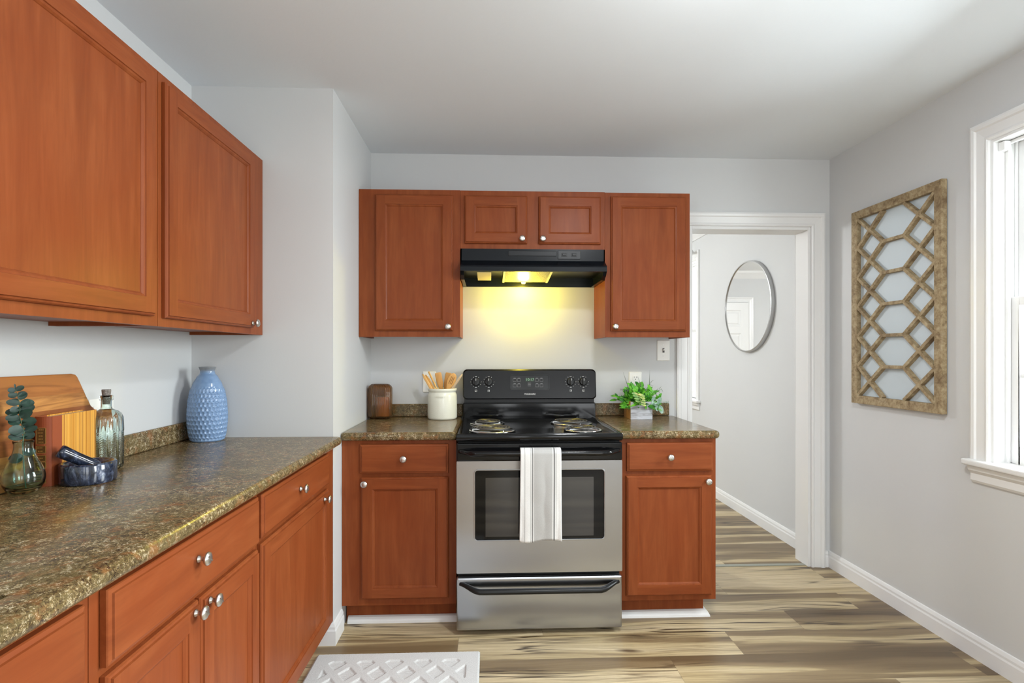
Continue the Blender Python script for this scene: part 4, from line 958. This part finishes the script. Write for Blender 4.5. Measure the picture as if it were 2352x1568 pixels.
mStemLeaf = leafmat('eucalyptus_dark', srgb(9, 38, 28), srgb(28, 62, 48), .5)
r = thing('eucalyptus_stem', 'green eucalyptus stem standing in the teal bud vase', 'plant stem', (VX, VY, ZC))
spine_pts = [Vector((.014, -.010, .012)), Vector((.004, -.004, .07)), Vector((-.002, 0, .125)), Vector((-.002, .004, .16)), Vector((-.010, .0, .20)), Vector((-.006, -.004, .235)), Vector((-.016, -.006, .272))]
b = MB(); b.tube(spine_pts, [.0016, .0016, .0016, .0014, .0012, .001, .0007], 6); obj('stem', b, M('stem_green', srgb(70, 96, 70), .6), r)
def disc_leaf(b, c, d, l, w):
    d = d.normalized(); up = Vector((.75, -.62, .25)); s_ = d.cross(up).normalized(); nn = s_.cross(d); vs_ = [tuple(c)]
    n = 14; rim = []
    for k in range(n):
        a = 2*PI*k/n; p = c+d*(l*.5*(1-math.cos(a)))+s_*(w*.5*math.sin(a))+nn*(.12*w*abs(math.sin(a))); rim.append(tuple(p))
    vs_ = rim+[tuple(c+d*l*.5)]; b.add(vs_, [(k, (k+1) % n, n) for k in range(n)], 0, True)
def along(t):
    t = t*(len(spine_pts)-1); i = min(int(t), len(spine_pts)-2); return spine_pts[i].lerp(spine_pts[i+1], t-i)
b = MB(); rt = Vector((math.cos(R(38)), math.sin(R(38)), 0))          # roughly screen-right
random.seed(11)
for t_, sz, an in ((.43, .034, 5), (.50, .036, 20), (.545, .040, 40), (.60, .040, -8), (.66, .036, 18), (.72, .038, 8), (.775, .032, 40), (.83, .032, -6), (.88, .029, 35), (.93, .026, 10), (.985, .022, 25)):
    c = along(t_)
    for sg in (-1, 1):
        d = rt*sg*math.cos(R(an))+Vector((0, 0, math.sin(R(an*sg+random.uniform(5, 30)))))+Vector((.5, -.4, 0))*random.uniform(-.5, .7)
        disc_leaf(b, c, d, sz*random.uniform(.68, .92), sz*random.uniform(.48, .70))
disc_leaf(b, along(.25), rt*-1+Vector((0, 0, -.3)), .030, .026); disc_leaf(b, along(.27), rt+Vector((0, 0, .2)), .026, .020)
disc_leaf(b, along(1), Vector((-.1, 0, 1)), .014, .004)
obj('leaves', b, mStemLeaf, r)

# ------------------------------------------------------------------ lattice panel on the right wall
mOld = wood_wash('weathered_wood', srgb(176, 150, 106), srgb(112, 86, 54), (60, 14, 14)); 
t = NT(mOld); n1 = t.noise(t.coord((1, 1, 1)), 9, 5, .7, .8); n2 = t.noise(t.coord((30, 30, 30)), 1.5, 5, .7)
t.base(t.mix(t.ramp(n1, [(.5, (0, 0, 0)), (.7, (.8, .8, .8))]), t.ramp(n2, [(.3, srgb(112, 92, 64)), (.5, srgb(158, 138, 104)), (.7, srgb(182, 166, 134))]), srgb(104, 80, 54)))
LY0, LY1, LZ0, LZ1 = 2.378, 2.992, 1.008, 2.060
r = thing('lattice_wall_panel', 'weathered wooden lattice panel hung on the right wall', 'wall decor', (WR, (LY0+LY1)/2, (LZ0+LZ1)/2))
hy, hz = (LY1-LY0)/2, (LZ1-LZ0)/2; fw = .043; T0, T1 = -.032, -.006
for nm, q in (('frame_stile', (-hy, -hy+fw, -hz, hz)), ('frame_stile', (hy-fw, hy, -hz, hz)), ('frame_rail', (-hy+fw, hy-fw, hz-fw, hz)), ('frame_rail', (-hy+fw, hy-fw, -hz, -hz+fw))):
    b = MB(); b.box(T0, T1, *q); obj(nm, b, mOld, r, bevel=.002)
b = MB(); b.box(-.006, -.0008, -hy+.012, hy-.012, -hz+.012, hz-.012); obj('backing', b, M('pale_blue_backing', srgb(192, 203, 209), .5), r)
iy, iz = hy-fw, hz-fw; wv = .073; N = 6; zs = [iz-2*iz*k/N for k in range(N+1)]
def slat(ya, za, yb, zb, w=.016, x0=-.030, x1=-.0065):
    d = Vector((yb-ya, zb-za)).normalized(); n_ = Vector((-d.y, d.x))*w/2
    poly = [(ya+n_.x, za+n_.y), (yb+n_.x, zb+n_.y), (yb-n_.x, zb-n_.y), (ya-n_.x, za-n_.y)]
    b = MB(); b.prism(poly, x0, x1, lambda a, c, h: (h, a, c)); return obj('lattice_bar', b, mOld, r)
for k in range(1, N): slat(-wv, zs[k], wv, zs[k])
for sg in (-1, 1):
    for k in range(N):
        slat(sg*wv, zs[k], sg*iy, zs[k+1], .016, -.029); slat(sg*wv, zs[k+1], sg*iy, zs[k], .016, -.0288)

# oval mirror and curtain rod in the next room
r = thing('oval_mirror', 'thin framed oval mirror on the next room wall', 'mirror', (NR, 4.20, 1.645))
ey, ez = .385, .352; n = 72
E_ = lambda s_, x: [(x, (ey+s_)*math.cos(2*PI*k/n), (ez+s_)*math.sin(2*PI*k/n)) for k in range(n)]
b = MB(); b.loops([E_(0, -.001), E_(0, -.030), E_(-.003, -.032), E_(-.010, -.032), E_(-.011, -.028), E_(-.011, -.001)], 0, smooth=False, wrap=True); obj('frame', b, M('brushed_silver', (.5, .5, .5), .3, 1), r, auto=40)
b = MB(); b.loops([E_(-.0115, -.002), E_(-.0115, -.026)], 0, cap0=True, cap1=True); obj('mirror_glass', b, mMirror, r)
r = thing('curtain_rod', 'white curtain rod with ball end above the next room window', 'curtain rod', (NR, 5.26, 2.262))
b = MB(); b.tube([(-.072, .02, 0), (-.072, 1.12, 0)], .008, 12); obj('rod', b, mTrim, r)
b = MB(); b.lathe([(.0, -.026), (.012, -.023), (.022, -.012), (.026, 0), (.022, .012), (.012, .023), (0, .026)], 20, (-.072, .0, 0), 'y'); obj('finial', b, M('grey_finial', srgb(190, 190, 188), .4), r)
b = MB(); b.box(-.080, -.0005, .035, .045, -.012, .010); obj('bracket', b, mTrim, r)

# ------------------------------------------------------------------ rug
RX0, RX1, RY0, RY1 = -.722, -.038, 1.15, 2.362
def rug():
    b = MB(); nx_, ny_ = 228, 400; L = []
    for j in range(ny_+1):
        row = []; y = RY0+(RY1-RY0)*j/ny_
        for i in range(nx_+1):
            x = RX0+(RX1-RX0)*i/nx_; ex = min(x-RX0, RX1-x); ey_ = min(y-RY0, RY1-y)
            u = (x-RX1+.06)/.116; v = (y-RY1+.075)/.150; p, q = (u+v) % 1, (u-v) % 1
            d_ = min(p, 1-p, q, 1-q)
            hgt = .0105
            if ex > .055 and ey_ > .060:
                k = min(1, max(0, (d_-.17)/.05)); hgt -= .0052*k
                if k > .5: hgt += .0007*math.sin(y*2*PI/.0115)
            if min(ex, ey_) < .004: hgt = .004
            hgt += .0007*(random.random()-.5)
            row.append((x-RX0, y-RY0, hgt))
        L.append(row)
    b.loops(L, 0, closed=False, smooth=True)
    return b
mRug = M('rug_pile', srgb(216, 215, 213), .95, 0, Sheen_Weight=.3); t = NT(mRug); n = t.noise(t.coord((1, 1, 1)), 380, 3, .7); t.base(t.ramp(n, [(.3, srgb(190, 189, 187)), (.6, srgb(224, 223, 221))])); t.bump(n, .8, .003)
o = obj('kitchen_rug', rug(), mRug, None, (RX0, RY0, .0006)); tag(o, 'light grey diamond patterned rug on the plank floor', 'rug')
